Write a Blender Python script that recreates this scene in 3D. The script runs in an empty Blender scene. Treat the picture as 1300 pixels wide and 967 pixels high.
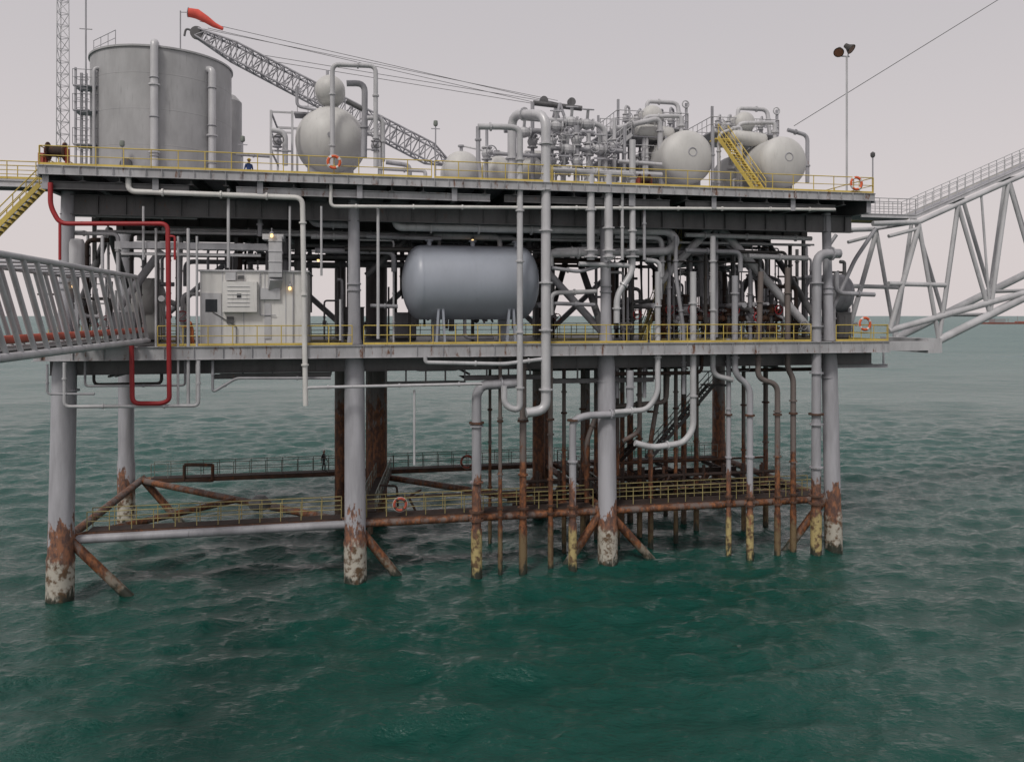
import bpy, math, random
import numpy as np
from mathutils import Vector, Matrix, noise
R = random.Random(7)
sc = bpy.context.scene
sc.view_settings.view_transform = 'Standard'
sc.view_settings.look = 'None'
sc.view_settings.exposure = 0

# ------------------------------------------------------------------ site frame
# platform frame: u along the front row of legs, v towards the back row, z up (sea level 0)
CAMH = 17.0
ANG = math.radians(11.5)
C, S = math.cos(ANG), math.sin(ANG)
P0 = (-26.7, 47.2)
M = Matrix.Translation((P0[0], P0[1], 0)) @ Matrix.Rotation(ANG, 4, 'Z')
ZT, ZL, ZB = 25.62, 15.15, 3.9      # top deck, lower deck, boat-landing level
BAY = 16.9
BACK = 17.0

def Q(px, py, v):  # px, py are image pixel coordinates
    """image pixel, cast from the camera -> platform coordinates on the vertical plane at depth v"""
    k = (px - 650) / 1000.0
    u = ((-P0[0] + S * v) + k * (P0[1] + C * v)) / (C - S * k)
    D = P0[1] + S * u + C * v
    return Vector((u, v, CAMH - (py - 400) / 1000.0 * D))
def U(px, v): return Q(px, 400, v).x
def W(px, v, w):
    u = U(px, v)
    return w / 1000.0 * (P0[1] + S * u + C * v)
def V3(u, v, z): return Vector((u, v, z))

# ------------------------------------------------------------------ materials
def newmat(name):
    m = bpy.data.materials.new(name); m.use_nodes = True
    nt = m.node_tree; b = nt.nodes['Principled BSDF']
    return m, nt, b
def nd(nt, t, **kw):
    n = nt.nodes.new(t)
    for k, v in kw.items(): setattr(n, k, v)
    return n
def mixc(nt, fac, a, b):
    n = nt.nodes.new('ShaderNodeMix'); n.data_type = 'RGBA'
    for i, x in ((0, fac), (6, a), (7, b)):
        if hasattr(x, 'links'): nt.links.new(x, n.inputs[i])
        elif i == 0: n.inputs[0].default_value = x
        else: n.inputs[i].default_value = (*x, 1)
    return n.outputs[2]
def ramp(nt, src, a, b):
    n = nt.nodes.new('ShaderNodeMapRange'); n.interpolation_type = 'SMOOTHSTEP'
    n.inputs[1].default_value = a; n.inputs[2].default_value = b
    nt.links.new(src, n.inputs[0]); return n.outputs[0]
def tex(nt, scale, detail=4, stretch=(1, 1, 1), rough=.6):
    g = nd(nt, 'ShaderNodeNewGeometry'); mp = nd(nt, 'ShaderNodeMapping')
    mp.inputs['Scale'].default_value = stretch
    nt.links.new(g.outputs['Position'], mp.inputs[0])
    n = nd(nt, 'ShaderNodeTexNoise'); n.inputs['Scale'].default_value = scale
    n.inputs['Detail'].default_value = detail; n.inputs['Roughness'].default_value = rough
    nt.links.new(mp.outputs[0], n.inputs['Vector'])
    return n.outputs[0]
def math_(nt, op, a, b):
    n = nd(nt, 'ShaderNodeMath', operation=op)
    for i, x in enumerate((a, b)):
        if hasattr(x, 'links'): nt.links.new(x, n.inputs[i])
        else: n.inputs[i].default_value = x
    return n.outputs[0]
def paint(name, col, rust=0.2, rcol=(.16, .065, .03), rough=.5, dirt=.35, metal=0.0):
    m, nt, b = newmat(name)
    dk = tuple(c * (1 - dirt) for c in col)
    c1 = mixc(nt, ramp(nt, tex(nt, .9, 5, (1, 1, .45)), .25, .75), col, dk)
    c2 = mixc(nt, ramp(nt, tex(nt, 6, 3, (1, 1, .12)), .55, .8), c1, tuple(c * (1 - dirt * 1.3) for c in col))
    st = tex(nt, 2.6, 6, (1, 1, .3), .7)
    if rust > 0:
        f = ramp(nt, st, .74 - rust * .35, .82 - rust * .25)
        c2 = mixc(nt, f, c2, rcol)
    nt.links.new(c2, b.inputs['Base Color'])
    b.inputs['Roughness'].default_value = rough
    b.inputs['Metallic'].default_value = metal
    return m
def zoned(name, top, mid_lo, mid_hi, foot, footz, rustcol=(.075, .027, .013), amt=.9):
    """painted tube standing in the sea: paint, a rusted splash zone and a fouled foot"""
    m, nt, b = newmat(name)
    g = nd(nt, 'ShaderNodeNewGeometry'); sp = nd(nt, 'ShaderNodeSeparateXYZ')
    nt.links.new(g.outputs['Position'], sp.inputs[0]); z = sp.outputs[2]
    n1 = tex(nt, .8, 6, (1, 1, .35), .7); n2 = tex(nt, 2.2, 6, (1, 1, .4), .7)
    base = mixc(nt, ramp(nt, tex(nt, 1.3, 4, (1, 1, .15)), .35, .7), top, tuple(c * .72 for c in top))
    zn = math_(nt, 'ADD', z, math_(nt, 'MULTIPLY', math_(nt, 'SUBTRACT', n1, .5), 9.0))
    rz = math_(nt, 'SUBTRACT', 1.0, ramp(nt, zn, mid_lo, mid_hi))
    rz = ramp(nt, math_(nt, 'ADD', rz, math_(nt, 'MULTIPLY', math_(nt, 'SUBTRACT', n2, .5), 1.6)), .42, .62)
    rc = mixc(nt, ramp(nt, tex(nt, 4, 5, (1, 1, .5), .7), .40, .64), rustcol, (.29, .105, .035))
    c1 = mixc(nt, math_(nt, 'MULTIPLY', rz, amt), base, rc)
    zf = math_(nt, 'ADD', z, math_(nt, 'MULTIPLY', math_(nt, 'SUBTRACT', n2, .5), 4.0))
    ff = math_(nt, 'SUBTRACT', 1.0, ramp(nt, zf, footz - .3, footz + .3))
    fc = mixc(nt, ramp(nt, tex(nt, 2.4, 6), .46, .62), foot, (.13, .08, .045))
    c2 = mixc(nt, ff, c1, fc)
    wet = math_(nt, 'SUBTRACT', 1.0, ramp(nt, zf, .1, .7))
    c3 = mixc(nt, wet, c2, (.035, .04, .03))
    st = ramp(nt, tex(nt, 2.2, 6, (1, 1, .22), .7), .67, .75)
    c4 = mixc(nt, math_(nt, 'MULTIPLY', st, .8), c3, rustcol)
    nt.links.new(c4, b.inputs['Base Color']); b.inputs['Roughness'].default_value = .6
    bp = nd(nt, 'ShaderNodeBump'); bp.inputs['Strength'].default_value = .25; bp.inputs['Distance'].default_value = .05
    nt.links.new(tex(nt, 5, 4), bp.inputs['Height']); nt.links.new(bp.outputs[0], b.inputs['Normal'])
    return m

GREY = paint('grey_marine_paint', (.40, .40, .43), .25)
LGREY = paint('light_grey_paint', (.55, .55, .57), .16, dirt=.28)
EDGE = paint('deck_edge_paint', (.47, .47, .49), .55, (.15, .065, .035), dirt=.32)
WHITE = paint('white_paint', (.74, .73, .71), .14, dirt=.2)
SILVER = paint('aluminium_cladding', (.58, .58, .60), .08, rough=.4, dirt=.2, metal=.15)
TANKM = paint('tank_paint', (.43, .43, .44), .16, (.28, .25, .23), rough=.5, dirt=.24)
CREAM = paint('cream_vessel_paint', (.58, .575, .56), .1, (.36, .33, .30), rough=.5, dirt=.15)
BLUEG = paint('blue_grey_vessel_paint', (.36, .39, .45), 0, rough=.38, dirt=.1)
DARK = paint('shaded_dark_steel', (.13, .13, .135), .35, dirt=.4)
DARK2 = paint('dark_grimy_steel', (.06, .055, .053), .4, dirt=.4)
YEL = paint('yellow_handrail_paint', (.66, .50, .12), .22, dirt=.25)
YELD = paint('dull_yellow_paint', (.40, .34, .15), .45, dirt=.4)
GRAIL = paint('greenish_rail_paint', (.24, .27, .24), .5, dirt=.4)
RUST = paint('rusty_steel', (.12, .065, .045), .6, (.20, .07, .028), .8, .55)
RUSTD = paint('dark_rusty_steel', (.05, .032, .027), .5, (.10, .04, .02), .85, .5)
RED = paint('red_fire_main_paint', (.42, .03, .035), .12, dirt=.3)
ORANGE = paint('orange_plastic', (.75, .13, .04), .0, dirt=.15)
SOCK = paint('windsock_fabric', (.80, .12, .09), .0, dirt=.3, rough=.9)
REDPIPE = paint('red_oxide_pipe_paint', (.50, .10, .06), .15)
BLACK = paint('black_rubber', (.02, .02, .02), 0)
GLASS, nt_, b_ = newmat('dark_window_glass'); b_.inputs['Base Color'].default_value = (.03, .035, .04, 1); b_.inputs['Roughness'].default_value = .1
LEGM = zoned('painted_leg_steel', (.42, .42, .455), 2.8, 5.4, (.50, .47, .41), 2.3)
LEGR = zoned('rusty_back_leg_steel', (.24, .22, .22), 3.0, 17.0, (.16, .12, .09), 1.6)
RISE = zoned('riser_pipe_steel', (.40, .40, .43), 3.0, 8.0, (.46, .37, .17), 2.8)
RISED = zoned('rusty_riser_steel', (.18, .15, .14), 3.0, 12.0, (.18, .13, .07), 2.4)
BRACE = zoned('rusty_brace_steel', (.17, .13, .115), 1.0, 7.0, (.24, .21, .17), 1.2)
LAMP, nt_, b_ = newmat('lit_lamp_glass')
b_.inputs['Emission Color'].default_value = (1, .62, .25, 1); b_.inputs['Emission Strength'].default_value = 2.2
b_.inputs['Base Color'].default_value = (.8, .6, .3, 1)
FLENS = paint('floodlight_lens', (.35, .16, .10), 0, rough=.2)

# ------------------------------------------------------------------ mesh builder
class B:
    def __init__(s): s.v = []; s.f = []; s.m = []; s.s = []; s.mats = []
    def add(s, vs, fs, mat, smooth=False):
        o = len(s.v); s.v.extend([tuple(x) for x in vs])
        if mat not in s.mats: s.mats.append(mat)
        i = s.mats.index(mat)
        for f in fs: s.f.append(tuple(a + o for a in f)); s.m.append(i); s.s.append(smooth)
    def obox(s, p0, p1, w, h, mat, up=(0, 0, 1)):
        p0, p1 = Vector(p0), Vector(p1); d = (p1 - p0).normalized(); up = Vector(up)
        if abs(d.dot(up)) > .95: up = Vector((0, 1, 0)) if abs(d.y) < .9 else Vector((1, 0, 0))
        a = d.cross(up).normalized(); b = a.cross(d).normalized()
        w = w / 2 + R.uniform(0, .003); h = h / 2 + R.uniform(0, .003)
        e = d * R.uniform(0, .003)
        vs = [p + a * x * w + b * y * h for p in (p0 - e, p1 + e) for x, y in ((-1, -1), (1, -1), (1, 1), (-1, 1))]
        s.add(vs, [(0, 1, 2, 3), (7, 6, 5, 4), (0, 4, 5, 1), (1, 5, 6, 2), (2, 6, 7, 3), (3, 7, 4, 0)], mat)
    def box(s, lo, hi, mat):
        lo, hi = Vector(lo), Vector(hi); c = (lo + hi) / 2
        s.obox((lo.x, c.y, c.z), (hi.x, c.y, c.z), hi.y - lo.y, hi.z - lo.z, mat)
    def ibeam(s, p0, p1, h, w, mat):
        p0, p1 = Vector(p0), Vector(p1); z = Vector((0, 0, 1)); t = .04
        s.obox(p0, p1, t, h - 2 * t - .006, mat)
        s.obox(p0 + z * (h / 2 - t / 2), p1 + z * (h / 2 - t / 2), w, t, mat)
        s.obox(p0 - z * (h / 2 - t / 2), p1 - z * (h / 2 - t / 2), w, t, mat)
    def pipe(s, pts, r, mat, seg=8, fil=None, cap=True, radii=None):
        pts = [Vector(p) for p in pts]
        if fil is None: fil = r * 3.2
        if len(pts) > 2 and fil > 0:
            o = [pts[0]]
            for i in range(1, len(pts) - 1):
                a, b, c = pts[i - 1], pts[i], pts[i + 1]
                la, lc = (a - b).length, (c - b).length
                t = min(fil, la * .48, lc * .48)
                if t < 1e-4: continue
                q0 = b + (a - b) / la * t; q2 = b + (c - b) / lc * t
                for j in range(6):
                    x = j / 5; o.append(q0 * (1 - x) ** 2 + b * 2 * x * (1 - x) + q2 * x * x)
            o.append(pts[-1]); pts = o
        n = len(pts); vs = []; N = None
        for i, p in enumerate(pts):
            t = (pts[min(i + 1, n - 1)] - pts[max(i - 1, 0)])
            t = t.normalized() if t.length > 1e-9 else Vector((0, 0, 1))
            if N is None: N = t.orthogonal().normalized()
            N = (N - t * N.dot(t)); N = N.normalized() if N.length > 1e-6 else t.orthogonal().normalized()
            Bn = t.cross(N); rr = radii[i] if radii else r
            for k in range(seg):
                a = 2 * math.pi * k / seg; vs.append(p + (N * math.cos(a) + Bn * math.sin(a)) * rr)
        fs = [(i * seg + k, i * seg + (k + 1) % seg, (i + 1) * seg + (k + 1) % seg, (i + 1) * seg + k) for i in range(n - 1) for k in range(seg)]
        s.add(vs, fs, mat, True)
        if cap:
            s.add(vs[:seg], [tuple(range(seg))[::-1]], mat); s.add(vs[-seg:], [tuple(range(seg))], mat)
    def lathe(s, o, ax, prof, mat, seg=32, smooth=True):
        o = Vector(o); ax = Vector(ax).normalized(); n = ax.orthogonal().normalized(); b = ax.cross(n)
        # split the profile at sharp corners so smooth shading does not bleed across them
        strips = [[prof[0]]]
        for i in range(1, len(prof)):
            strips[-1].append(prof[i])
            if i < len(prof) - 1:
                a1 = math.atan2(prof[i][1] - prof[i - 1][1], prof[i][0] - prof[i - 1][0]); a2 = math.atan2(prof[i + 1][1] - prof[i][1], prof[i + 1][0] - prof[i][0])
                da = abs((a2 - a1 + math.pi) % (2 * math.pi) - math.pi)
                if da > .6: strips.append([prof[i]])
        for pr in strips:
            vs = []
            for t, r in pr:
                for k in range(seg):
                    a = 2 * math.pi * k / seg; vs.append(o + ax * t + (n * math.cos(a) + b * math.sin(a)) * max(r, 1e-4))
            fs = [(i * seg + k, i * seg + (k + 1) % seg, (i + 1) * seg + (k + 1) % seg, (i + 1) * seg + k) for i in range(len(pr) - 1) for k in range(seg)]
            s.add(vs, fs, mat, smooth)
    def disc(s, p, ax, r, t, mat, seg=12):
        s.lathe(Vector(p) - Vector(ax).normalized() * t / 2, ax, [(0, 0), (0, r), (t, r), (t, 0)], mat, seg, False)
    def vessel(s, a, b, r, mat, head=.5, seg=40):
        a, b = Vector(a), Vector(b); L = (b - a).length; h = r * head; pr = []
        for i in range(13):
            t = i / 12 * math.pi / 2; pr.append((h - h * math.cos(t), r * math.sin(t)))
        pr2 = [(L - t, rr) for t, rr in reversed(pr)]
        s.lathe(a, b - a, pr + pr2, mat, seg)
        d = (b - a).normalized()
        for t in (h + .02, L - h - .02, L * .5): s.disc(a + d * t, d, r + .012, .05, mat, seg)
    def torus(s, c, ax, R_, r, mats, seg=24, ss=8):
        c = Vector(c); ax = Vector(ax).normalized(); n = ax.orthogonal().normalized(); b = ax.cross(n); vs = []
        for i in range(seg):
            a = 2 * math.pi * i / seg; d = n * math.cos(a) + b * math.sin(a)
            for k in range(ss):
                q = 2 * math.pi * k / ss; vs.append(c + d * (R_ + r * math.cos(q)) + ax * r * math.sin(q))
        for i in range(seg):
            fs = [(i * ss + k, i * ss + (k + 1) % ss, ((i + 1) % seg) * ss + (k + 1) % ss, ((i + 1) % seg) * ss + k) for k in range(ss)]
            m = mats[1] if len(mats) > 1 and i % (seg // 4) < 2 else mats[0]
            use = sorted(set(x for f in fs for x in f)); mp = {x: j for j, x in enumerate(use)}
            s.add([vs[x] for x in use], [tuple(mp[x] for x in f) for f in fs], m, True)
    def rail(s, p0, p1, mat, h=1.1, sp=1.5, r=.034, toe=True, mids=1):
        p0, p1 = Vector(p0), Vector(p1); L = (p1 - p0).length; n = max(1, round(L / sp)); z = Vector((0, 0, 1))
        s.pipe([p0 + z * h, p1 + z * h], r, mat, 6)
        for i in range(mids):
            q = h * (i + 1) / (mids + 1); s.pipe([p0 + z * q, p1 + z * q], r * .8, mat, 5)
        for i in range(n + 1):
            p = p0.lerp(p1, i / n); s.pipe([p, p + z * h], r * .95, mat, 5, cap=False)
        if toe: s.obox(p0 + z * .07, p1 + z * .07, .012, .13, mat)
    def lattice(s, p0, p1, w0, w1, n, r, mat, rb=None, up=(0, 0, 1), tri=False):
        p0, p1 = Vector(p0), Vector(p1); d = (p1 - p0).normalized(); up = Vector(up)
        if abs(d.dot(up)) > .95: up = Vector((1, 0, 0))
        a = d.cross(up).normalized(); b = a.cross(d); rb = rb or r * .55
        cs = ((0, 1.0), (-.87, -.5), (.87, -.5)) if tri else ((-1, -1), (1, -1), (1, 1), (-1, 1))
        def pt(i, c):
            t = i / n; w = (w0 + (w1 - w0) * t) / 2; return p0.lerp(p1, t) + a * c[0] * w + b * c[1] * w
        for c in cs: s.pipe([pt(0, c), pt(n, c)], r, mat, 6)
        m = len(cs)
        for i in range(n):
            for j in range(m):
                c, e = cs[j], cs[(j + 1) % m]
                if i % 2: c, e = e, c
                s.pipe([pt(i, c), pt(i + 1, e)], rb, mat, 5, cap=False)
                s.pipe([pt(i, c), pt(i, e)], rb, mat, 5, cap=False)
    def flanged(s, pts, r, mat, seg=10, every=3.2, **k):
        s.pipe(pts, r, mat, seg, **k)
        for a, b in zip(pts, pts[1:]):
            a, b = Vector(a), Vector(b); L = (b - a).length; d = (b - a).normalized()
            if L > 1.6:
                n = max(1, int(L / every))
                for i in range(n):
                    s.disc(a + d * (L * (i + R.uniform(.35, .65)) / n), d, r * 1.45, .1, mat, 12)
    def valve(s, p, ax, r, mat, wheel=None):
        p = Vector(p); ax = Vector(ax).normalized()
        s.lathe(p - ax * r * 2, ax, [(0, 0), (0, r * 1.7), (r * .4, r * 1.7), (r * .4, r), (r * 1.2, r * 1.5), (r * 2, r * 1.7), (r * 2.8, r * 1.5), (r * 3.6, r), (r * 3.6, r * 1.7), (r * 4, r * 1.7), (r * 4, 0)], mat, 12, False)
        up = Vector((0, -.3, 1)).normalized() if abs(ax.z) < .8 else Vector((.2, -1, 0)).normalized()
        s.pipe([p, p + up * r * 4.2], r * .45, mat, 6)
        s.torus(p + up * r * 4.2, up, r * 1.7, r * .2, [wheel or mat], 14, 5)
        s.obox(p + up * r * 4.2 - up.orthogonal().normalized() * r * 1.7, p + up * r * 4.2 + up.orthogonal().normalized() * r * 1.7, .03, .03, wheel or mat)
    def stair(s, top, bot, wdir, width, mat, tread=None, rail=True):
        top, bot = Vector(top), Vector(bot); w = Vector(wdir).normalized() * width / 2; tread = tread or mat
        z = Vector((0, 0, 1))
        for q in (-w, w):
            s.obox(top + q, bot + q, .06, .26, mat)
            if rail:
                s.pipe([top + q + z * 1.0, bot + q + z * 1.0], .035, mat, 6); s.pipe([top + q + z * .55, bot + q + z * .55], .026, mat, 5)
                n = 5
                for i in range(n + 1):
                    p = top.lerp(bot, i / n) + q; s.pipe([p, p + z], .03, mat, 5)
        n = max(3, int(abs(top.z - bot.z) / .24)); d = bot - top; d.z = 0; d = d.normalized() * .13
        for i in range(1, n):
            p = top.lerp(bot, i / n); s.obox(p - w * .97, p + w * .97, .26, .04, tread)
    def obj(s, name, parent=None, mat4=None):
        me = bpy.data.meshes.new(name)
        vs = np.array(s.v, dtype=float); off = Vector((0, 0, 0))
        if parent is None:
            lo, hi = vs.min(0), vs.max(0); off = Vector(((lo[0] + hi[0]) / 2, (lo[1] + hi[1]) / 2, lo[2])); vs = vs - np.array(off)
        me.from_pydata([tuple(x) for x in vs], [], s.f)
        for m in s.mats: me.materials.append(m)
        me.polygons.foreach_set('material_index', s.m); me.polygons.foreach_set('use_smooth', s.s); me.update()
        o = bpy.data.objects.new(name, me); sc.collection.objects.link(o)
        if parent: o.parent = parent
        else: o.matrix_world = (mat4 or M) @ Matrix.Translation(off)
        return o
def empty(name):
    e = bpy.data.objects.new(name, None); sc.collection.objects.link(e); e.matrix_world = M; e.empty_display_size = .5; return e
def PP(b, pts, v, w, mat, fl=True, seg=10, fil=None):
    """pipe routed through image pixels cast onto plane v (a point may carry its own v), w = apparent diameter in image pixels"""
    p3 = [Q(p[0], p[1], p[2] if len(p) > 2 else v) for p in pts]
    r = W(pts[0][0], v, w) / 2
    (b.flanged if fl else b.pipe)(p3, r, mat, seg=seg, fil=fil if fil else max(r * 3, .15))
    return p3

# ================================================================== PLATFORM
plat = empty('offshore_platform')
LEGU = [0, BAY, 2 * BAY, 3 * BAY]
# ---- legs
b = B()
fr = [.76, .72, .68, .62]
for i, u in enumerate(LEGU):
    du = (-.35, .1, .1, .4)[i]
    b.lathe((u + du, -.25, -4), Vector((-du * 1.2, .35, 28.5)), [(0, fr[i]), (6.2, fr[i]), (6.5, fr[i] * 1.03), (6.8, fr[i] * .93), (17.5, fr[i] * .88), (20, fr[i] * .55), (28.4, fr[i] * .5)], LEGM, 28)
    for z in (12.5, 18.6, 19.0): b.disc((u, 0, z), (0, 0, 1), fr[i] * (.95 if z < 15 else .62), .1, LEGM, 28)
b.obj('front_legs', plat)
b = B()
for i, u in enumerate(LEGU):
    b.lathe((u + (-1.1, 0, -.3, -.2)[i], BACK, -4), (0, 0, 1), [(0, .68), (9, .66), (9.4, .60), (28.4, .56)], LEGR if i else LEGM, 24)
# conductors
for px, v, w in ((478, 14, 27), (432, 15, 14), (470, 10, 7), (684, 13, 16), (745, 9, 8), (800, 10, 8), (757, 6, 6), (790, 8, 6), (868, 9, 7), (845, 11, 6)):
    q = Q(px, 400, v); b.lathe((q.x, v, -4), (0, 0, 1), [(0, W(px, v, w) / 2), (27 if w > 9 else 18.5, W(px, v, w) / 2)], LEGR, 18)
b.obj('back_legs_and_conductors', plat)

# ---- jacket bracing near the sea
b = B()
def tube(a, c, r, m=BRACE): b.pipe([a, c], r, m, 14)
for u0, u1 in zip(LEGU, LEGU[1:]):
    tube((u0, BACK, ZB - .3), (u1, BACK, ZB - .3), .27)
tube((0.2, .35, ZB - .45), (BAY, .2, ZB - .35), .27, GREY); tube((BAY, .2, ZB - .35), (2 * BAY, .2, ZB - .35), .24); tube((2 * BAY, .2, ZB - .35), (3 * BAY, .2, ZB - .3), .24)
for u in LEGU: tube((u, 0, ZB - .3), (u, BACK, ZB - .3), .27)
for i, (u0, u1) in enumerate(zip(LEGU, LEGU[1:])):
    tube((u0, BACK, ZB - .3), (u1, 0.2, ZB - .3), .25)
    if i == 0: tube((u0, 0, ZB - .32), ((u0 + u1) / 2, BACK / 2, ZB - .32), .22)
for (u, du) in ((0, 7.5), (BAY, 6.5), (2 * BAY, 8.0), (2 * BAY, -6.0), (3 * BAY, -7)):
    b.pipe([(u, 0, ZB - .2 + (0 if du > 0 else .3)), (u + du, .8, -5)], .29, BRACE, 14)
for u, du in ((0, 7), (3 * BAY, -7), (BAY, 6), (2 * BAY, -6)):
    b.pipe([(u, BACK, ZB), (u + du, BACK, -5)], .3, BRACE, 12)
b.obj('jacket_bracing', plat)

# ---- boat landing walkways
b = B()
def walk(u0, v0, u1, v1, w, rm, z=ZB):
    a, c = V3(u0, v0, z), V3(u1, v1, z); d = (c - a).normalized(); n = Vector((-d.y, d.x, 0)) * w / 2
    b.obox(a - V3(0, 0, .06), c - V3(0, 0, .06), w, .08, RUSTD)
    for q in (n, -n):
        b.obox(a + q - V3(0, 0, .2), c + q - V3(0, 0, .2), .1, .26, RUST); b.rail(a + q, c + q, rm, 1.15, 1.25, .034, False)
    L = (c - a).length
    for i in range(int(L / 1.6)): 
        p = a + d * (i * 1.6 + .5); b.obox(p - n - V3(0, 0, .15), p + n - V3(0, 0, .15), .08, .16, RUST)
walk(1, 1.0, BAY - .8, 1.0, 1.1, YELD); walk(BAY + .8, 1.0, 2 * BAY - .8, 1.0, 1.3, YELD); walk(2 * BAY + .8, 1, 3 * BAY - .6, 1, 1.4, YELD)
walk(1, BACK - .4, BAY - .8, BACK - .4, 1.1, GRAIL); walk(BAY + .8, BACK - .4, 2 * BAY - .8, BACK - .4, 1.1, GRAIL); walk(2 * BAY + .8, BACK - .4, 3 * BAY - .8, BACK - .4, 1.1, GRAIL)
walk(BAY + .9, 2, BAY + 2.6, BACK - 1.5, 1, GRAIL); walk(2 * BAY + 1.2, 2, 2 * BAY + 1.2, BACK - 1.5, 1.0, GRAIL)
# conductor guide frames in the right half
for v in (2.6, 4.5, 7.5, 12):
    b.ibeam((2 * BAY + (-6 if v < 5 else 1), v, ZB - .3), (3 * BAY - 1, v, ZB - .3), .42, .22, RUSTD)
for i in range(11):
    u = 2 * BAY + 1 + i * 1.5; b.ibeam((u, 1.8, ZB - .28), (u, 8 if i % 3 else BACK - 1, ZB - .28), .35, .14, RUSTD)
for i in range(12):
    u = 2 * BAY - 4 + i * 1.6; b.pipe([(u, 3.4, ZB - 1.3), (u, 3.4, ZB + 1.9)], .13, RUSTD, 8); b.pipe([(u + .5, 4.6, ZB - .3), (u + .5, 4.6, ZB + 1.5)], .09, RUST, 8)
    b.torus((u, 3.4, ZB + .3), (0, 0, 1), .3, .07, [RUST], 14, 6)
for z in (.4, 1.2): b.pipe([(2 * BAY - 5, 3.4, ZB + z), (3 * BAY - 2, 3.4, ZB + z)], .13, RUSTD, 8)
b.pipe([(2 * BAY + 1, 5.4, ZB + 1.9), (3 * BAY - 2, 5.4, ZB + 1.9)], .08, RUST, 8); b.pipe([(BAY + 2, 3.0, ZB + .6), (2 * BAY - 3, 3.0, ZB + .6)], .12, RUSTD, 8)
for i in range(14):
    u = R.uniform(BAY + 3, 3 * BAY - 2); v = R.uniform(2, 8); b.pipe([(u, v, ZB - .4), (u + R.uniform(-1.5, 1.5), v, ZB + R.uniform(.6, 1.6)), (u + R.uniform(-2, 2), v + 1, ZB + 1)], .08, RUSTD, 7)
for (x0, x1, y0, y1) in ((234, 270, 590, 610),):
    p = [Q(x0, y0, BACK - 1), Q(x1, y0, BACK - 1), Q(x1, y1, BACK - 1), Q(x0, y1, BACK - 1)]
    b.pipe(p + [p[0]], .13, RUST, 8, .1)
q = Q(330, 655, 4); b.lathe((q.x, 4, ZB), (0, 0, 1), [(0, 0), (0, .5), (.15, .7), (.5, .75), (.9, .35), (.95, 0)], DARK, 16)
b.obj('boat_landing_walkways', plat)

# ---- top deck
u0, u1, vf, vb = -.8, 53.0, -2.0, 19.0
b = B()
b.box((u0, vf, ZT - .1), (u1, vb, ZT), GREY)
def channel(a, c, h, m, t=.05):     # edge beam
    a, c = Vector(a), Vector(c); b.ibeam(a - V3(0, 0, h / 2), c - V3(0, 0, h / 2), h, .2, m)
channel((u0, vf - .06, ZT - .02), (u1, vf - .06, ZT - .02), .55, EDGE)
channel((u0 - .06, vf, ZT - .03), (u0 - .06, vb, ZT - .03), .62, GREY); channel((u1 + .06, vf, ZT - .03), (u1 + .06, vb, ZT - .03), .62, GREY)
channel((u0, vb + .06, ZT - .02), (u1, vb + .06, ZT - .02), .62, GREY)
n = 27
for i in range(n + 1):
    u = u0 + .3 + (u1 - u0 - .6) * i / n
    big = i % 3 == 0
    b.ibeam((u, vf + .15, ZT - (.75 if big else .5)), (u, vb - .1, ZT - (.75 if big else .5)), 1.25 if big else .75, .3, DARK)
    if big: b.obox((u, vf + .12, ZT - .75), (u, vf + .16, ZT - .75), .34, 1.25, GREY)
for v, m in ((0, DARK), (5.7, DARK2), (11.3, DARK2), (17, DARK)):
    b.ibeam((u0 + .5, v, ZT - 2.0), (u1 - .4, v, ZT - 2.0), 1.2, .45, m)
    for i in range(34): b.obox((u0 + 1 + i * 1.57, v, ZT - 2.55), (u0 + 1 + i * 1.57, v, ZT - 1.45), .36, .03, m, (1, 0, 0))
for x0, x1, y in ((548, 622, 240), (60, 240, 236), (300, 548, 238), (870, 1060, 262), (640, 850, 248)):
    a = Q(x0, y, -1.6); c = Q(x1, y, -1.6); z = ZT - 1.1
    b.ibeam((a.x, -1.6, z), (c.x, -1.6, z), .45, .25, EDGE if x0 in (548, 300) else DARK)
for i in range(60):
    u = u0 + .4 + i * .89; b.obox((u, vf - .17, ZT - .5), (u, vf - .17, ZT - .08), .02, .09, EDGE)
b.obj('top_deck', plat)
b = B()
for a, c in ((u0, U(548, vf)), (U(552, vf), U(700, vf)), (U(702, vf), u1)):
    b.rail((a, vf + .05, ZT), (c, vf + .05, ZT), YEL, 1.1, 1.55)
b.rail((u0 + .02, vf + .1, ZT), (u0 + .02, vb - .1, ZT), YEL); b.rail((u1 - .05, vf + .1, ZT), (u1 - .05, vb - .1, ZT), YEL)
b.rail((u0, vb - .05, ZT), (u1, vb - .05, ZT), YELD)
b.obj('top_deck_handrail', plat)

# ---- lower deck
l0, l1, lf, lb = -1.2, U(1128, -1.5), -1.5, 18.4
b = B()
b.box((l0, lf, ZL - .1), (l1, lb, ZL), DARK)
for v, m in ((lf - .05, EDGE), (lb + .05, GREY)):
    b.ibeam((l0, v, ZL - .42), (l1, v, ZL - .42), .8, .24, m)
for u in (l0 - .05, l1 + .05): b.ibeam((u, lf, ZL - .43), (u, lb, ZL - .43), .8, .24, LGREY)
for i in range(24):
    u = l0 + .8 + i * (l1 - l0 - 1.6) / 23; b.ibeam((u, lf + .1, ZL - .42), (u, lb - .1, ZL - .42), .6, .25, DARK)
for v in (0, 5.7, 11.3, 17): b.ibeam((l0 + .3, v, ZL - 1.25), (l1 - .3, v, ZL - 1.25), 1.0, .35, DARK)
for i in range(34):
    u = l0 + .4 + i * 1.66; b.obox((u, lf - .12, ZL - .77), (u, lf - .12, ZL - .08), .02, .12, EDGE)
b.obj('lower_deck', plat)
b = B()
for x0, x1 in ((200, 447), (462, 822)):
    b.rail((U(x0, lf), lf + .05, ZL), (U(x1, lf), lf + .05, ZL), YEL, 1.2, 1.45)
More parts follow.
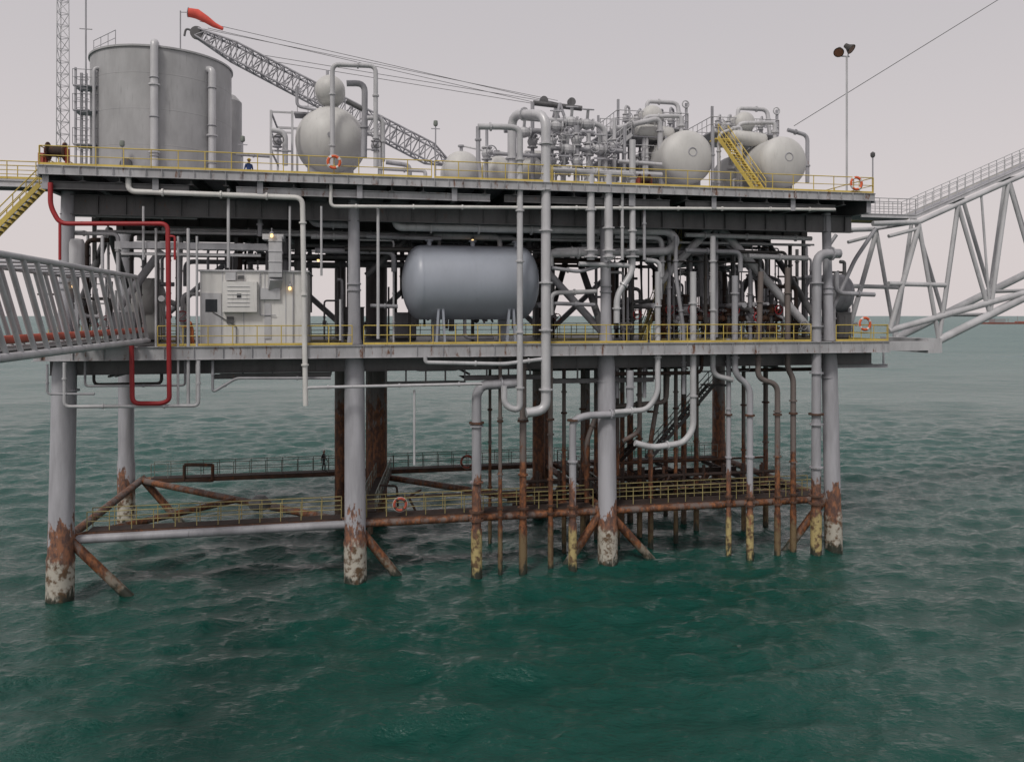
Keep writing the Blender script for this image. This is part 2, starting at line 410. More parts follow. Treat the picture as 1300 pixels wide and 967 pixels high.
b.rail((U(826, lf), lf + .05, ZL), (U(1030, lf), lf + .05, ZL), YEL, 1.2, 1.3); b.rail((U(1062, lf), lf + .05, ZL), (l1, lf + .05, ZL), YEL, 1.15, 1.2)
b.rail((l0, lb - .1, ZL), (l1, lb - .1, ZL), YELD, 1.1, 1.6); b.rail((l0 + .05, lf + 2, ZL), (l0 + .05, lb, ZL), YEL)
b.rail((l1 - .05, lf + .1, ZL), (l1 - .05, 3, ZL), YEL); b.rail((l1 - .05, 7, ZL), (l1 - .05, lb, ZL), YEL)
for v, x0, x1 in ((6, 205, 250), (4.5, 395, 445), (5, 690, 760), (3, 830, 1030)):
    b.rail((U(x0, v), v, ZL), (U(x1, v), v, ZL), YELD, 1.1, 1.2)
b.obj('lower_deck_handrail', plat)

# ---- bracing between the decks
b = B()
for a, c in zip(LEGU, LEGU[1:]):
    mid = (a + c) / 2
    b.pipe([(a, BACK, ZL + .1), (mid, BACK, ZT - 2.6)], .24, GREY, 12); b.pipe([(c, BACK, ZL + .1), (mid, BACK, ZT - 2.6)], .24, GREY, 12)
v = 2.2
b.pipe([Q(838, 358, v), Q(902, 288, v)], .3, LGREY, 12); b.pipe([Q(915, 290, v), Q(1034, 425, v)], .3, LGREY, 12)
b.pipe([Q(690, 340, v), Q(765, 422, v)], .27, GREY, 12); b.pipe([Q(465, 350, v + 1), Q(520, 300, v + 1)], .22, DARK, 12)
b.pipe([Q(150, 392, v), Q(205, 318, v)], .25, GREY, 12); b.pipe([Q(960, 350, v + .7), Q(915, 300, v + .7)], .2, GREY, 12); b.obox(Q(908, 285, v), Q(908, 428, v), .3, .3, GREY)
for u in LEGU:
    b.pipe([(u, 0, ZL + .2), (u, BACK / 2, ZT - 2.6)], .25, DARK, 12); b.pipe([(u, BACK, ZL + .2), (u, BACK / 2, ZT - 2.6)], .25, DARK, 12)
for v in (5.7, 11.3):
    for x in (120, 200, 300, 380, 455, 520, 600, 680, 770, 850, 930, 1020): b.obox((U(x, v), v, ZL), (U(x, v), v, ZT - 2.6), .22, .22, DARK)
b.obj('deck_bracing', plat)

# ---- stairs
b = B()
b.stair(Q(903, 488, 7), Q(822, 582, 7), (0, 1, 0), .95, DARK, RUSTD)
b.box((U(898, 6.5), 6.2, Q(903, 488, 7).z - .1), (U(925, 6.5), 7.8, Q(903, 488, 7).z), DARK)
b.stair(V3(U(862, 4), 4, ZT - 3), V3(U(815, 4), 4, ZL), (0, 1, 0), .9, YELD)
b.stair(Q(810, 560, 7.5), V3(U(760, 9), 9, ZB), (0, 1, 0), .9, RUSTD, RUSTD)
b.obj('access_stairs', plat)

# upper-left walkway & descending stair
b = B()
b.box((-7.5, 2.6, ZT - .25), (-.95, 4.2, ZT - .15), GREY)
b.ibeam((-7.5, 2.6, ZT - .45), (-.95, 2.6, ZT - .45), .4, .2, LGREY); b.ibeam((-7.5, 4.2, ZT - .45), (-.95, 4.2, ZT - .45), .4, .2, GREY)
b.rail((-7.5, 2.6, ZT - .15), (-.95, 2.6, ZT - .15), YEL); b.rail((-7.5, 4.2, ZT - .15), (-.95, 4.2, ZT - .15), YEL)
b.stair(Q(54, 236, -.4), Q(-30, 320, -.4), (0, 1, 0), 1.0, YEL, DARK)
b.stair(Q(54, 236, 1.6), Q(-30, 320, 1.6), (0, 1, 0), .1, LGREY, DARK, False)
b.obj('side_walkway_and_stair', plat)

# ================================================================== PIPEWORK
pw = empty('platform_pipework')
F = -1.75
b = B()
PP(b, [(163, 224), (163, 243), (384, 251), (388, 515)], F, 7, WHITE)
PP(b, [(420, 232), (420, 262), (1060, 266)], F, 4.5, WHITE, fil=.3)
PP(b, [(607, 161), (640, 161), (660, 163), (660, 522), (640, 515), (640, 490)], F, 8, LGREY)
PP(b, [(650, 245, 1), (650, 145, 1), (693, 145), (693, 520), (668, 524)], F, 12.5, SILVER)
PP(b, [(750, 222), (750, 330)], F, 10, SILVER); PP(b, [(772, 222), (773, 330)], F, 11, SILVER)
PP(b, [(803, 178), (803, 345), (783, 375), (783, 410)], F + .2, 8, SILVER)
PP(b, [(690, 215), (804, 222)], F + .1, 6, SILVER)
PP(b, [(503, 272), (503, 288), (850, 294), (860, 306), (850, 319), (700, 322)], 0.6, 11, LGREY)
PP(b, [(735, 335), (800, 337)], F + .3, 6, LGREY); PP(b, [(700, 340), (735, 345), (760, 338)], F + .5, 5, GREY)
PP(b, [(790, 240), (790, 330)], F, 4, LGREY); PP(b, [(818, 240), (818, 330)], F + .3, 4, GREY)
for x in (750, 773, 803):
    for y in (318, 326): q = Q(x, y, F); b.disc(q, (0, 0, 1), .45, .09, LGREY)
for x, y0, y1, w in ((226, 300, 515, 3), (239, 290, 512, 4), (250, 300, 515, 3), (150, 335, 440, 3), (198, 290, 440, 3), (290, 240, 340, 4), (480, 262, 430, 4), (408, 262, 350, 3), (432, 380, 432, 3), (130, 300, 350, 4), (182, 262, 330, 3), (368, 262, 345, 3), (526, 495, 590, 3)):
    PP(b, [(x, y0), (x, y1)], F + .3, w, LGREY, False)
PP(b, [(82, 460), (82, 516), (252, 515), (252, 458)], F, 4.5, LGREY); PP(b, [(60, 462), (60, 500), (120, 500)], F, 3, GREY)
PP(b, [(108, 458), (108, 490), (235, 489), (235, 458)], F + 1, 3, GREY); PP(b, [(388, 515), (388, 492), (612, 487)], F, 4, LGREY)
PP(b, [(270, 458), (270, 498), (300, 480), (420, 480)], F + .6, 3.5, GREY)
PP(b, [(395, 262), (395, 284), (447, 286)], .9, 9, GREY)
PP(b, [(700, 400), (700, 372), (757, 370)], 1, 6, LGREY); PP(b, [(690, 432), (694, 455), (640, 462), (540, 460), (540, 452)], F, 5, LGREY)
# lighter runs in the bays just behind the front row
for pts, v, w, m in (([(80, 272), (250, 276)], .8, 6, LGREY), ([(76, 296), (150, 297), (150, 345)], .6, 5, LGREY), ([(215, 262), (330, 266), (330, 300)], .7, 6, GREY), ([(395, 300), (447, 301)], 1.5, 7, LGREY), ([(400, 318), (500, 320), (500, 345)], 2, 7, GREY),
    ([(465, 300), (560, 303)], 1.8, 6, GREY), ([(700, 300), (760, 301)], 2, 6, LGREY), ([(780, 300), (840, 302), (840, 350)], 1, 7, LGREY), ([(870, 298), (1030, 303)], 1, 6, LGREY), ([(870, 318), (940, 320), (940, 345)], .6, 6, GREY), ([(950, 325), (1025, 328)], .6, 7, LGREY),
    ([(700, 338), (700, 318), (757, 316)], .6, 6, LGREY), ([(85, 330), (85, 400), (130, 402)], 1, 5, LGREY), ([(1062, 345), (1062, 372), (1110, 374)], 1, 6, GREY), ([(820, 330), (838, 332), (838, 380)], 0, 6, LGREY), ([(700, 385), (755, 387)], 1.2, 5, GREY), ([(470, 388), (505, 389)], 1, 5, GREY)):
    PP(b, pts, v, w, m)
b.obj('front_pipe_runs', pw)

b = B()     # risers dropping to the sea
def riser(pts, v, w, mat):
    p = PP(b, pts, v, w, mat); e = p[-1]
    r = W(pts[-1][0], v, w) / 2; b.pipe([e, V3(e.x, e.y, -4)], r, mat, 12); b.pipe([V3(e.x, e.y, 3.1), V3(e.x, e.y, -4)], r * 1.18, mat, 12)
    for z in (ZB - .2, ZB + .35, 10.0): b.disc((e.x, e.y, z), (0, 0, 1), r * 1.6, .12, RUST)
riser([(660, 486), (612, 489), (605, 500), (605, 640)], -.9, 12, RISE)
riser([(635, 430), (635, 640)], -.4, 5, RISED)
riser([(664, 440), (664, 640)], -.6, 9, RISED)
riser([(699, 455), (699, 640)], -.2, 6, RISED)
riser([(800, 470), (800, 525), (745, 527), (727, 533), (727, 640)], -.9, 9, RISE)
riser([(925, 430), (925, 620)], -.3, 6, RISE)
riser([(933, 350), (933, 476), (952, 490), (952, 620)], -.9, 8, RISE)
riser([(966, 345), (962, 480), (987, 488), (987, 620)], -.9, 7, RISED)
riser([(1000, 340), (1000, 468), (1007, 480), (1007, 620)], -.5, 7, RISED)
riser([(1066, 322), (1037, 322), (1036, 620)], -1.2, 12, RISE)
riser([(836, 345), (836, 500), (826, 560), (826, 610)], 2.5, 6, RISED)
for px, v, w in ((716, 3, 5), (740, 5, 6), (784, 4, 5), (812, 5.5, 6), (858, 4, 5), (884, 6, 6), (944, 5, 5), (972, 6.5, 6), (622, 6, 4)): riser([(px, 455), (px, 600)], v, w, RISED)
PP(b, [(880, 345), (880, 545), (868, 562), (828, 568), (806, 562)], -.9, 8, LGREY)
PP(b, [(905, 300), (905, 476), (930, 482)], -.6, 7, LGREY); PP(b, [(858, 300), (858, 350), (868, 420), (868, 500)], 0, 5, GREY)
PP(b, [(812, 455), (812, 548), (790, 560)], 1, 6, RISED); PP(b, [(848, 455), (846, 510), (760, 518), (745, 560), (745, 640)], 1.6, 6, RISED)
PP(b, [(835, 345), (835, 500), (822, 520), (780, 523)], -1.2, 7, LGREY)
for x in (783, 797, 818): PP(b, [(x, 440), (x, 505)], .4, 5, GREY)
b.obj('risers', pw)

b = B()     # fire main
PP(b, [(64, 232), (64, 262), (76, 284), (213, 284), (215, 508), (205, 512), (168, 512), (167, 438)], F - .1, 6, RED, False)
PP(b, [(215, 300), (222, 300), (222, 330)], F - .1, 3, RED, False); PP(b, [(76, 284), (76, 330)], F - .1, 3.5, RED, False)
b.obj('fire_main', pw)

# ---- clutter between decks (process piping deeper inside)
b = B()
mm = [GREY, GREY, LGREY, DARK, DARK2, LGREY, GREY, RUSTD]
def clear(u, v):      # open bays where the sky shows through
    D = P0[1] + S * u + C * v; x = 650 + 1000 * (P0[0] + C * u - S * v) / D
    return 398 < x < 442 or 468 < x < 508 or 692 < x < 756 or 1056 < x < 1130
for i in range(64):
    v = R.uniform(1.5, 16.5); z = R.choice([22.6, 22.4, 22.0, 21.5, 20.9]) + R.uniform(-.2, .2); a = R.uniform(0, 46); L = R.uniform(4, 16); r = R.choice([.06, .09, .12, .18, .22])
    c = min(a + L, 52); m = R.choice(mm)
    pts = [V3(a, v, z), V3(c, v, z)]
    if not clear(c, v): pts.append(V3(c, v, ZL + R.uniform(.5, 4)))
    if R.random() < .6 and not clear(a, v): pts.insert(0, V3(a, v, ZL + R.uniform(.3, 5)))
    b.flanged(pts, r, m, seg=8)
for i in range(38):
    u = R.uniform(1, 51); z = R.uniform(20.5, 23); r = R.choice([.08, .12, .2]); m = R.choice(mm)
    if clear(u, 5) or clear(u, 12): continue
    b.pipe([V3(u, R.uniform(.5, 5), ZL + 1 + R.uniform(0, 2)), V3(u, 5.5, ZL + 2.5), V3(u, 6, z), V3(u, R.uniform(10, 16), z)], r, m, 8)
dens = [(75, 250, 30), (395, 445, 4), (465, 510, 4), (690, 760, 5), (780, 840, 18), (840, 1030, 60), (1055, 1110, 6)]
for x0, x1, n in dens:
    for i in range(n):
        v = R.uniform(2, 14); x = R.uniform(x0, x1); u = U(x, v); r = R.choice([.05, .07, .1, .15]); m = R.choice(mm + [RUSTD])
        h = R.uniform(2.5, 8.0); pts = [V3(u, v, ZL), V3(u, v, ZL + h)]
        if R.random() < .6: pts.append(V3(u + R.uniform(-3, 3), v, ZL + h))
        b.flanged(pts, r, m, seg=8, every=2)
        if R.random() < .5: b.valve((u, v, ZL + R.uniform(.8, 2)), (0, 0, 1), r * 1.3, m, R.choice([RED, GREY, DARK]))
# cable trays
for v, z in ((2.2, 22.3), (8, 22.1)):
    for q in (0, .5): b.obox((1, v + q, z), (51, v + q, z), .04, .14, LGREY)
    for i in range(80): b.obox((1.2 + i * .62, v, z - .04), (1.2 + i * .62, v + .5, z - .04), .05, .03, LGREY)
b.obj('process_piping', pw)

# ---- under the lower deck
b = B()
for i in range(60):
    v = R.uniform(-.5, 16); a = R.uniform(-1, 47); c = min(53, a + R.uniform(3, 14)); z = R.uniform(12.7, 14.2); r = R.choice([.05, .07, .1, .14]); m = R.choice([DARK, GREY, DARK2, RUSTD])
    b.pipe([V3(a, v, ZL - .6), V3(a, v, z), V3(c, v, z), V3(c, v, ZL - .6)], r, m, 6)
for i in range(24):
    u = R.uniform(0, 52); z = R.uniform(13, 14); b.pipe([V3(u, 0, z), V3(u, 15, z)], .08, DARK, 6)
for x0, x1, y in ((490, 590, 488), (590, 700, 480), (700, 830, 484), (270, 420, 478)):
    for v in (0, 3): 
        a, c = Q(x0, y, v), Q(x1, y, v); b.ibeam((a.x, v, a.z), (c.x, v, a.z), .3, .15, DARK); 
        for t in range(5):
            p = a.lerp(c, t / 4); b.obox((p.x, v, a.z), (p.x, v, ZL - .8), .1, .1, DARK)
    b.box((Q(x0, y, 0).x, 0, a.z + .17), (Q(x1, y, 0).x, 3, a.z + .2), DARK2)
b.ibeam((U(1042, 0), .3, ZL - 1.9), (U(1130, 0), .3, ZL - 1.9), .25, .2, GREY)
for x in (1060, 1090, 1125): b.obox((U(x, 0), .3, ZL - 1.8), (U(x, 0), .3, ZL - .8), .1, .1, GREY)
b.obj('underdeck_piping', pw)

# ================================================================== TOP DECK EQUIPMENT
# storage tank
b = B()
tc = V3(U(207, 7), 7, ZT); tr = 4.5; th = 34.3 - ZT
b.lathe(tc, (0, 0, 1), [(0, 0), (0, tr), (th - .12, tr), (th - .12, tr + .1), (th, tr + .1), (th, tr), (th + .35, 0)], TANKM, 72)
for h in (2.3, 4.6, 6.9): b.lathe(tc + V3(0, 0, h), (0, 0, 1), [(0, tr), (.008, tr + .008), (.04, tr + .008), (.05, tr)], TANKM, 72)
b.lathe(tc, (0, 0, 1), [(0, tr + .15), (.12, tr + .15), (.12, tr)], DARK, 72)
def onwall(px, off=.35):
    a0 = min((abs(U(px, v) - (tc.x + (tr + off) * math.sin(t))), t) for t in [i / 100 for i in range(-150, 150)] for v in [tc.y - (tr + off) * math.cos(t)])[1]
    return tc.x + (tr + off) * math.sin(a0), tc.y - (tr + off) * math.cos(a0)
for px, r, top in ((196, .24, th + .15), (269, .24, th - .9)):
    x, y = onwall(px); x2, y2 = tc.x + (x - tc.x) * .85, tc.y + (y - tc.y) * .85
    b.flanged([V3(x2, y2, ZT + top), V3(x, y, ZT + top), V3(x, y, ZT + .1)], r, SILVER, seg=14, every=4)
    for h in (1.5, 4, 6.5): b.torus((x, y, ZT + h), (0, 0, 1), r + .03, .04, [GREY], 14, 5)
x, y = onwall(160, .05); b.disc((x, y, ZT + 1.0), (x - tc.x, y - tc.y, 0), .4, .12, DARK, 18)
b.rail(tc + V3(-2, -3.9, th), tc + V3(-4, -1.5, th), GREY, 1.0, 1, .025, False)
b.obj('storage_tank')
b = B()
c2 = V3(U(286, 14), 14, ZT); b.lathe(c2, (0, 0, 1), [(0, 0), (0, 1.25), (8.2, 1.25), (8.7, .8), (8.9, 0)], TANKM, 32)
b.disc(c2 + V3(0, 0, 4), (0, 0, 1), 1.3, .1, TANKM, 32); b.obj('storage_tank')

# ladder tower left of tank
b = B()
xa, xb = U(96, 4), U(119, 4)
for u in (xa, xb):
    for v in (4, 5.2): b.obox((u, v, ZT), (u, v, Q(100, 86, 4).z), .12, .12, GREY)
for z in (ZT + 2.4, ZT + 4.6, ZT + 6.2): 
    b.box((xa - .15, 3.9, z), (xb + .3, 5.3, z + .08), GREY); b.rail((xa - .15, 3.9, z + .08), (xb + .3, 3.9, z + .08), GREY, 1.0, .7, .025, False)
b.pipe([(xa + .35, 3.8, ZT), (xa + .35, 3.8, ZT + 7)], .03, GREY, 5); b.pipe([(xa + .75, 3.8, ZT), (xa + .75, 3.8, ZT + 7)], .03, GREY, 5)
for i in range(24): b.pipe([(xa + .35, 3.8, ZT + .3 * i), (xa + .75, 3.8, ZT + .3 * i)], .018, GREY, 5)
for i in range(8): b.torus((xa + .55, 3.5, ZT + 2 + i * .65), (0, 0, 1), .36, .018, [GREY], 14, 4)
b.pipe([(xb + .1, 3.7, ZT), (xb + .1, 3.7, ZT + 7.4), (xb + .9, 4.4, ZT + 7.4)], .1, LGREY, 8)
b.obj('ladder_tower')

# radio mast
b = B()
q = Q(79, 205, 10); b.lattice((q.x, 10, ZT), (q.x, 10, Q(79, -120, 10).z), 1.0, .8, 24, .035, LGREY, .022, tri=True)
b.obj('radio_mast')
b = B(); q = Q(109, 0, 7); b.pipe([(q.x, 7, ZT), (q.x, 7, q.z + 5)], .06, GREY, 6); b.obox((q.x - .4, 7, q.z - 2), (q.x + .4, 7, q.z - 2), .05, .05, GREY)
b.obj('antenna_pole')

# windsock
b = B()
p = Q(229, 50, 9); p2 = Q(229, 14, 9); b.pipe([V3(p.x, 9, ZT), V3(p.x, 9, p2.z)], .05, GREY, 6)
pts = [Q(239, 16, 9), Q(250, 18, 9), Q(262, 25, 9), Q(272, 32, 9), Q(283, 37, 9)]
b.pipe(pts, .4, SOCK, 14, 0, True, [.32, .36, .27, .20, .12]); b.pipe([V3(p.x, 9, p2.z - .1), pts[0]], .03, GREY, 5); b.torus(pts[0], (1, 0, -.1), .33, .03, [GREY], 16, 5)
b.obj('windsock')

# crane
b = B()
CB = Q(566, 206, 12.5); CT = Q(250, 42, 12.5)
d = (CT - CB); b.lattice(CB, CB + d * .07, .5, 1.5, 2, .08, GREY, .05); b.lattice(CB + d * .07, CB + d * .86, 1.5, 1.3, 26, .08, GREY, .045)
b.lattice(CB + d * .86, CT, 1.3, .6, 5, .08, GREY, .05)
b.disc(CT, (0, 1, 0), .5, .2, DARK, 18); b.pipe([CT, Q(236, 36, 12.5), Q(234, 46, 12.5)], .08, DARK, 6)
g = Q(708, 134, 12.5)
for dy in (-.6, .6):
    for px, py in ((262, 44), (330, 84)): b.pipe([Q(px, py, 12.5) + V3(0, dy, .7), g + V3(0, dy, 0)], .022, DARK, 5)
b.pipe([CT + V3(0, 0, .4), g + V3(0, 0, .4)], .02, DARK, 5); b.pipe([CT + V3(.2, 0, .9), g + V3(.6, 0, .1)], .02, DARK, 5)
b.pipe([g + V3(-2.1, 0, .1), g + V3(2.1, 0, -.15)], .22, DARK, 10)
for s_ in (-1, 1):
    b.pipe([g + V3(0, s_ * .7, 0), V3(g.x - 1.5, 12.5 + s_, ZT + 2)], .13, GREY, 8); b.pipe([g + V3(0, s_ * .7, 0), V3(g.x + 2.4, 12.5 + s_, ZT + 2)], .13, GREY, 8)
    b.disc(g + V3(s_ * 1.2, 0, .35), (0, 1, 0), .35, .3, DARK, 14)
b.box((g.x - 5, 10.8, ZT + 1.2), (g.x + 3, 14.2, ZT + 2.2), GREY); b.lathe((g.x - 1, 12.5, ZT), (0, 0, 1), [(0, 1.3), (1.2, 1.3)], GREY, 24)
b.box((g.x - 3.5, 9.2, ZT + 2.2), (g.x - 1.7, 10.9, ZT + 4.4), WHITE); b.box((g.x - 3.55, 9.15, ZT + 3.1), (g.x - 1.65, 10.95, ZT + 4.0), GLASS)
b.pipe([CB, V3(g.x - 4.5, 12.5, ZT + 1.8)], .25, GREY, 10)
b.obj('pedestal_crane')

# big round vessel with drum above
b = B()
q = Q(420, 180, 2.8); r = 2.32
b.vessel((q.x, .6, q.z), (q.x, 5.6, q.z), r, CREAM, .98, 56)
q2 = Q(419, 115, 2.6)
b.vessel((q2.x, 1.6, q2.z), (q2.x, 4.2, q2.z), .98, CREAM, .9, 36); b.pipe([(q2.x, 2.8, q2.z), (q2.x, 2.8, q.z + 1)], .32, CREAM, 14)
b.pipe([(q2.x - .2, 3.5, q2.z + .7), (q2.x - .2, 3.5, q2.z + 1.6)], .1, GREY, 8)
for v in (2.2, 4.2): b.box((q.x - 1.5, v, ZT), (q.x + 1.5, v + .35, q.z - 1.4), GREY)
b.disc((q.x, .6, q.z), (0, 1, 0), .16, .1, GREY)
xs = [U(x, 1.2) for x in (344, 371, 484)]; zt = Q(344, 140, 1.2).z
for x in xs:
    for v in (1.2, 6): b.obox((x, v, ZT), (x, v, zt), .14, .14, LGREY)
for z in (zt - .1, zt - 1.4, zt - 2.6): b.obox((xs[0], 1.2, z), (xs[1], 1.2, z), .1, .1, LGREY); b.obox((xs[0], 1.2, z), (xs[0], 6, z), .1, .1, GREY)
b.obox((xs[0], 6, zt), (xs[2], 6, zt), .14, .14, LGREY)
for v in (1.3, 5.9): b.obox((xs[2], v, zt - 1.3), (xs[2] - .9, v, zt - 1.3), .1, .1, LGREY)
PP(b, [(422, 212), (422, 82), (477, 84), (477, 212)], .2, 6, LGREY); PP(b, [(440, 106), (463, 106), (463, 130), (462, 200)], 1, 8, GREY)
PP(b, [(345, 165), (362, 168), (362, 210)], .7, 7, LGREY); PP(b, [(440, 128), (462, 140)], 1, 6, DARK); PP(b, [(466, 150), (486, 150), (486, 205)], .5, 6, LGREY)
PP(b, [(377, 110), (377, 135), (401, 140)], 2, 4, GREY, False)
b.rail((xs[1] + .2, 3, q.z + r * .8), (xs[1] + 1.6, 3, q.z + r * .8), GREY, 1.0, .7, .025, False); b.box((xs[1], 2.6, q.z + r * .75), (xs[1] + 1.7, 4, q.z + r * .8), GREY)
b.valve(Q(352, 180, .9), (0, 0, 1), .18, GREY, DARK); b.valve(Q(476, 185, .2), (0, 0, 1), .16, GREY, DARK)
b.obj('separator_vessel')

# small end-on vessels
for x, y, w in ((588, 214, 24), (634, 217, 20), (675, 214, 16)):
    b = B(); q = Q(x, y, 3.5); r = W(x, 3.5, w)
    b.vessel((q.x, 3, q.z), (q.x, 7, q.z), r, CREAM, .8, 36); 
    for v in (4, 6): b.box((q.x - r * .7, v, ZT), (q.x + r * .7, v + .25, q.z - r * .6), GREY)
    b.pipe([(q.x, 4.5, q.z + r * .8), (q.x, 4.5, q.z + r + .5)], .12, GREY, 8); b.disc((q.x, 4.5, q.z + r + .45), (0, 0, 1), .24, .12, GREY)
    b.pipe([(q.x + r + .2, 3.6, ZT), (q.x + r + .2, 3.6, q.z + r), (q.x, 4.5, q.z + r + .5)], .07, LGREY, 7)
    b.obj('small_pressure_vessel')

# two big end-on vessels at right
for (x, y, w, L) in ((870, 201, 34, 9.5), (990, 207, 32, 9.5)):
    b = B(); q = Q(x, y, 1.8); r = W(x, 1.8, w)
    b.vessel((q.x, .5, q.z), (q.x, .5 + L, q.z), r, CREAM, .5, 56)
    for v in (2.6, 8): b.box((q.x - r * .8, v, ZT), (q.x + r * .8, v + .35, q.z - r * .55), GREY)
    for v in (2.5, 5, 7.5): b.pipe([(q.x, v, q.z + r * .9), (q.x, v, q.z + r + .7)], .15, LGREY, 10); b.disc((q.x, v, q.z + r + .6), (0, 0, 1), .3, .16, LGREY); 
    b.flanged([V3(q.x, 2.5, q.z + r + .7), V3(q.x, 2.5, q.z + r + 1.3), V3(q.x - 2.6, 3.3, q.z + r + 1.3), V3(q.x - 2.6, 3.3, ZT)], .16, LGREY, every=2)
    b.torus((q.x, .53, q.z + .2), (0, 1, 0), .3, .05, [GREY], 16, 6)
    # upper drum + access platform over the back half
    z1 = q.z + r + .7; x0 = q.x - 4.4; x1 = q.x + 1.2
    b.box((x0, 4, z1), (x1, 9, z1 + .1), GREY)
    for u in (x0 + .1, x1 - .1):
        for v in (4.1, 8.9): b.obox((u, v, ZT), (u, v, z1 + 2.0), .16, .16, GREY)
    for zz in (z1 - 2, z1 - 1.0): b.obox((x0, 4.1, zz), (x0, 8.9, zz), .1, .1, GREY)
    b.rail((x0, 4, z1 + .1), (x1, 4, z1 + .1), LGREY, 1.1, .9, .035, False); b.rail((x0, 9, z1 + .1), (x1, 9, z1 + .1), LGREY, 1.1, .9, .035, False)
    b.rail((x0, 4, z1 + .1), (x0, 9, z1 + .1), LGREY, 1.1, .9, .035, False); b.rail((x1, 4, z1 + .1), (x1, 9, z1 + .1), LGREY, 1.1, .9, .035, False)
    b.vessel((q.x - 1.6, 3.6, z1 + .9), (q.x - 1.6, 8.6, z1 + .9), .82, CREAM, .6, 32)
    b.vessel((q.x - 3.3, 3.4, z1 - .4), (q.x - .2, 3.4, z1 - .6), .55, CREAM, .6, 28)
    for i in range(5):
        xx = q.x - 3.4 + i * .9; b.flanged([V3(xx, 5, z1 + .1), V3(xx, 5, z1 + R.uniform(1.2, 2.0)), V3(xx + .6, 5.8, z1 + 1.9), V3(xx + .6, 6, z1 - 2)], .09, R.choice([LGREY, GREY]), every=1.2)
        b.valve((xx, 5, z1 + .9), (0, 0, 1), .14, LGREY, GREY)
    b.flanged([V3(q.x - 1.6, 5.2, z1 + 1.6), V3(q.x - 1.6, 5.2, z1 + 2.3), V3(q.x + .9, 5.2, z1 + 2.3), V3(q.x + .9, 4.6, z1 - 1)], .16, LGREY, every=1.5)
    b.flanged([V3(q.x - 2.4, 3.2, ZT), V3(q.x - 2.4, 3.2, z1 + .4), V3(q.x - 4.2, 3.2, z1 - .3), V3(q.x - 4.2, 3.2, ZT)], .13, SILVER, every=1.8)
    b.torus((q.x + 1.0, 4.0, z1 + 1.9), (0, 1, 0), .26, .05, [LGREY], 14, 5)
    b.obj('horizontal_pressure_vessel')

# yellow stair
b = B()
b.stair(V3(U(918, 3), 3, ZT + 4.6), V3(U(966, -.6), -.6, ZT), (1, .35, 0), 1.0, YEL, YEL)
b.box((U(918, 3) - .6, 3, ZT + 4.5), (U(918, 3) + .6, 4.0, ZT + 4.6), YEL)
b.obj('yellow_staircase')

# valve manifold on the top deck
b = B()
for (pts, v, w, m) in (
    ([(607, 161), (607, 205), (612, 235)], .4, 6, GREY), ([(618, 165), (618, 232)], 2, 4, GREY), ([(668, 150), (760, 158), (768, 165), (768, 232)], 1.2, 7, LGREY),
    ([(700, 168), (700, 232)], 1, 6, GREY), ([(715, 150), (715, 232)], 1.5, 7, LGREY), ([(732, 160), (732, 232)], .8, 8, GREY), ([(747, 170), (747, 225)], 1, 6, LGREY),
    ([(690, 188), (790, 192)], .8, 6, GREY), ([(676, 130), (676, 240)], 3, 5, GREY), ([(640, 165), (755, 170)], 2.5, 8, GREY), ([(690, 215), (840, 222)], .5, 7, LGREY),
    ([(780, 150), (780, 232)], 2, 5, LGREY), ([(793, 160), (793, 232)], 1, 4, GREY), ([(775, 165), (838, 150), (838, 190)], 2.5, 7, LGREY), ([(625, 195), (700, 199)], 1.2, 5, GREY),
    ([(905, 160), (905, 232)], 1, 4, GREY), ([(1000, 165), (1025, 172), (1025, 232)], 3, 5, GREY), ([(785, 205), (840, 209)], .2, 5, LGREY), ([(735, 232), (815, 236)], -.8, 6, LGREY),
    ([(480, 214), (540, 217), (540, 226)], -.5, 5, LGREY), ([(490, 206), (520, 210), (520, 224)], .5, 6, GREY), ([(300, 196), (345, 199)], 3, 4, GREY)):
    PP(b, pts, v, w, m)
for x, y, v in ((700, 180, 1), (715, 172, 1.5), (732, 178, .8), (747, 190, 1), (716, 200, 1.5), (733, 205, .8), (768, 190, 1.2), (676, 180, 3), (618, 195, 2), (700, 205, 1), (780, 185, 2)):
    b.valve(Q(x, y, v), (0, 0, 1), .22, LGREY, GREY)
for x, y, v in ((705, 160, 1.3), (725, 155, 1.3), (745, 158, 1.3), (665, 168, 2.5), (720, 190, .8), (760, 190, .8), (715, 217, .5), (760, 220, .5)):
    b.valve(Q(x, y, v), (1, 0, 0), .24, LGREY, GREY)
for i in range(18):
    v = R.uniform(2, 8); x = R.uniform(690, 850); u = U(x, v); h = R.uniform(1.2, 3.6); b.flanged([V3(u, v, ZT), V3(u, v, ZT + h), V3(u + R.uniform(-1.5, 1.5), v, ZT + h)], R.choice([.06, .09, .13]), R.choice([GREY, LGREY, DARK]), seg=8, every=1.2)
for i in range(10):
    v = R.uniform(2, 6); u = U(R.uniform(905, 965), v); h = R.uniform(1, 4); b.flanged([V3(u, v, ZT), V3(u, v, ZT + h), V3(u + R.uniform(-1, 1), v, ZT + h)], .09, R.choice([GREY, LGREY]), seg=8, every=1.2)
b.obj('valve_manifold')
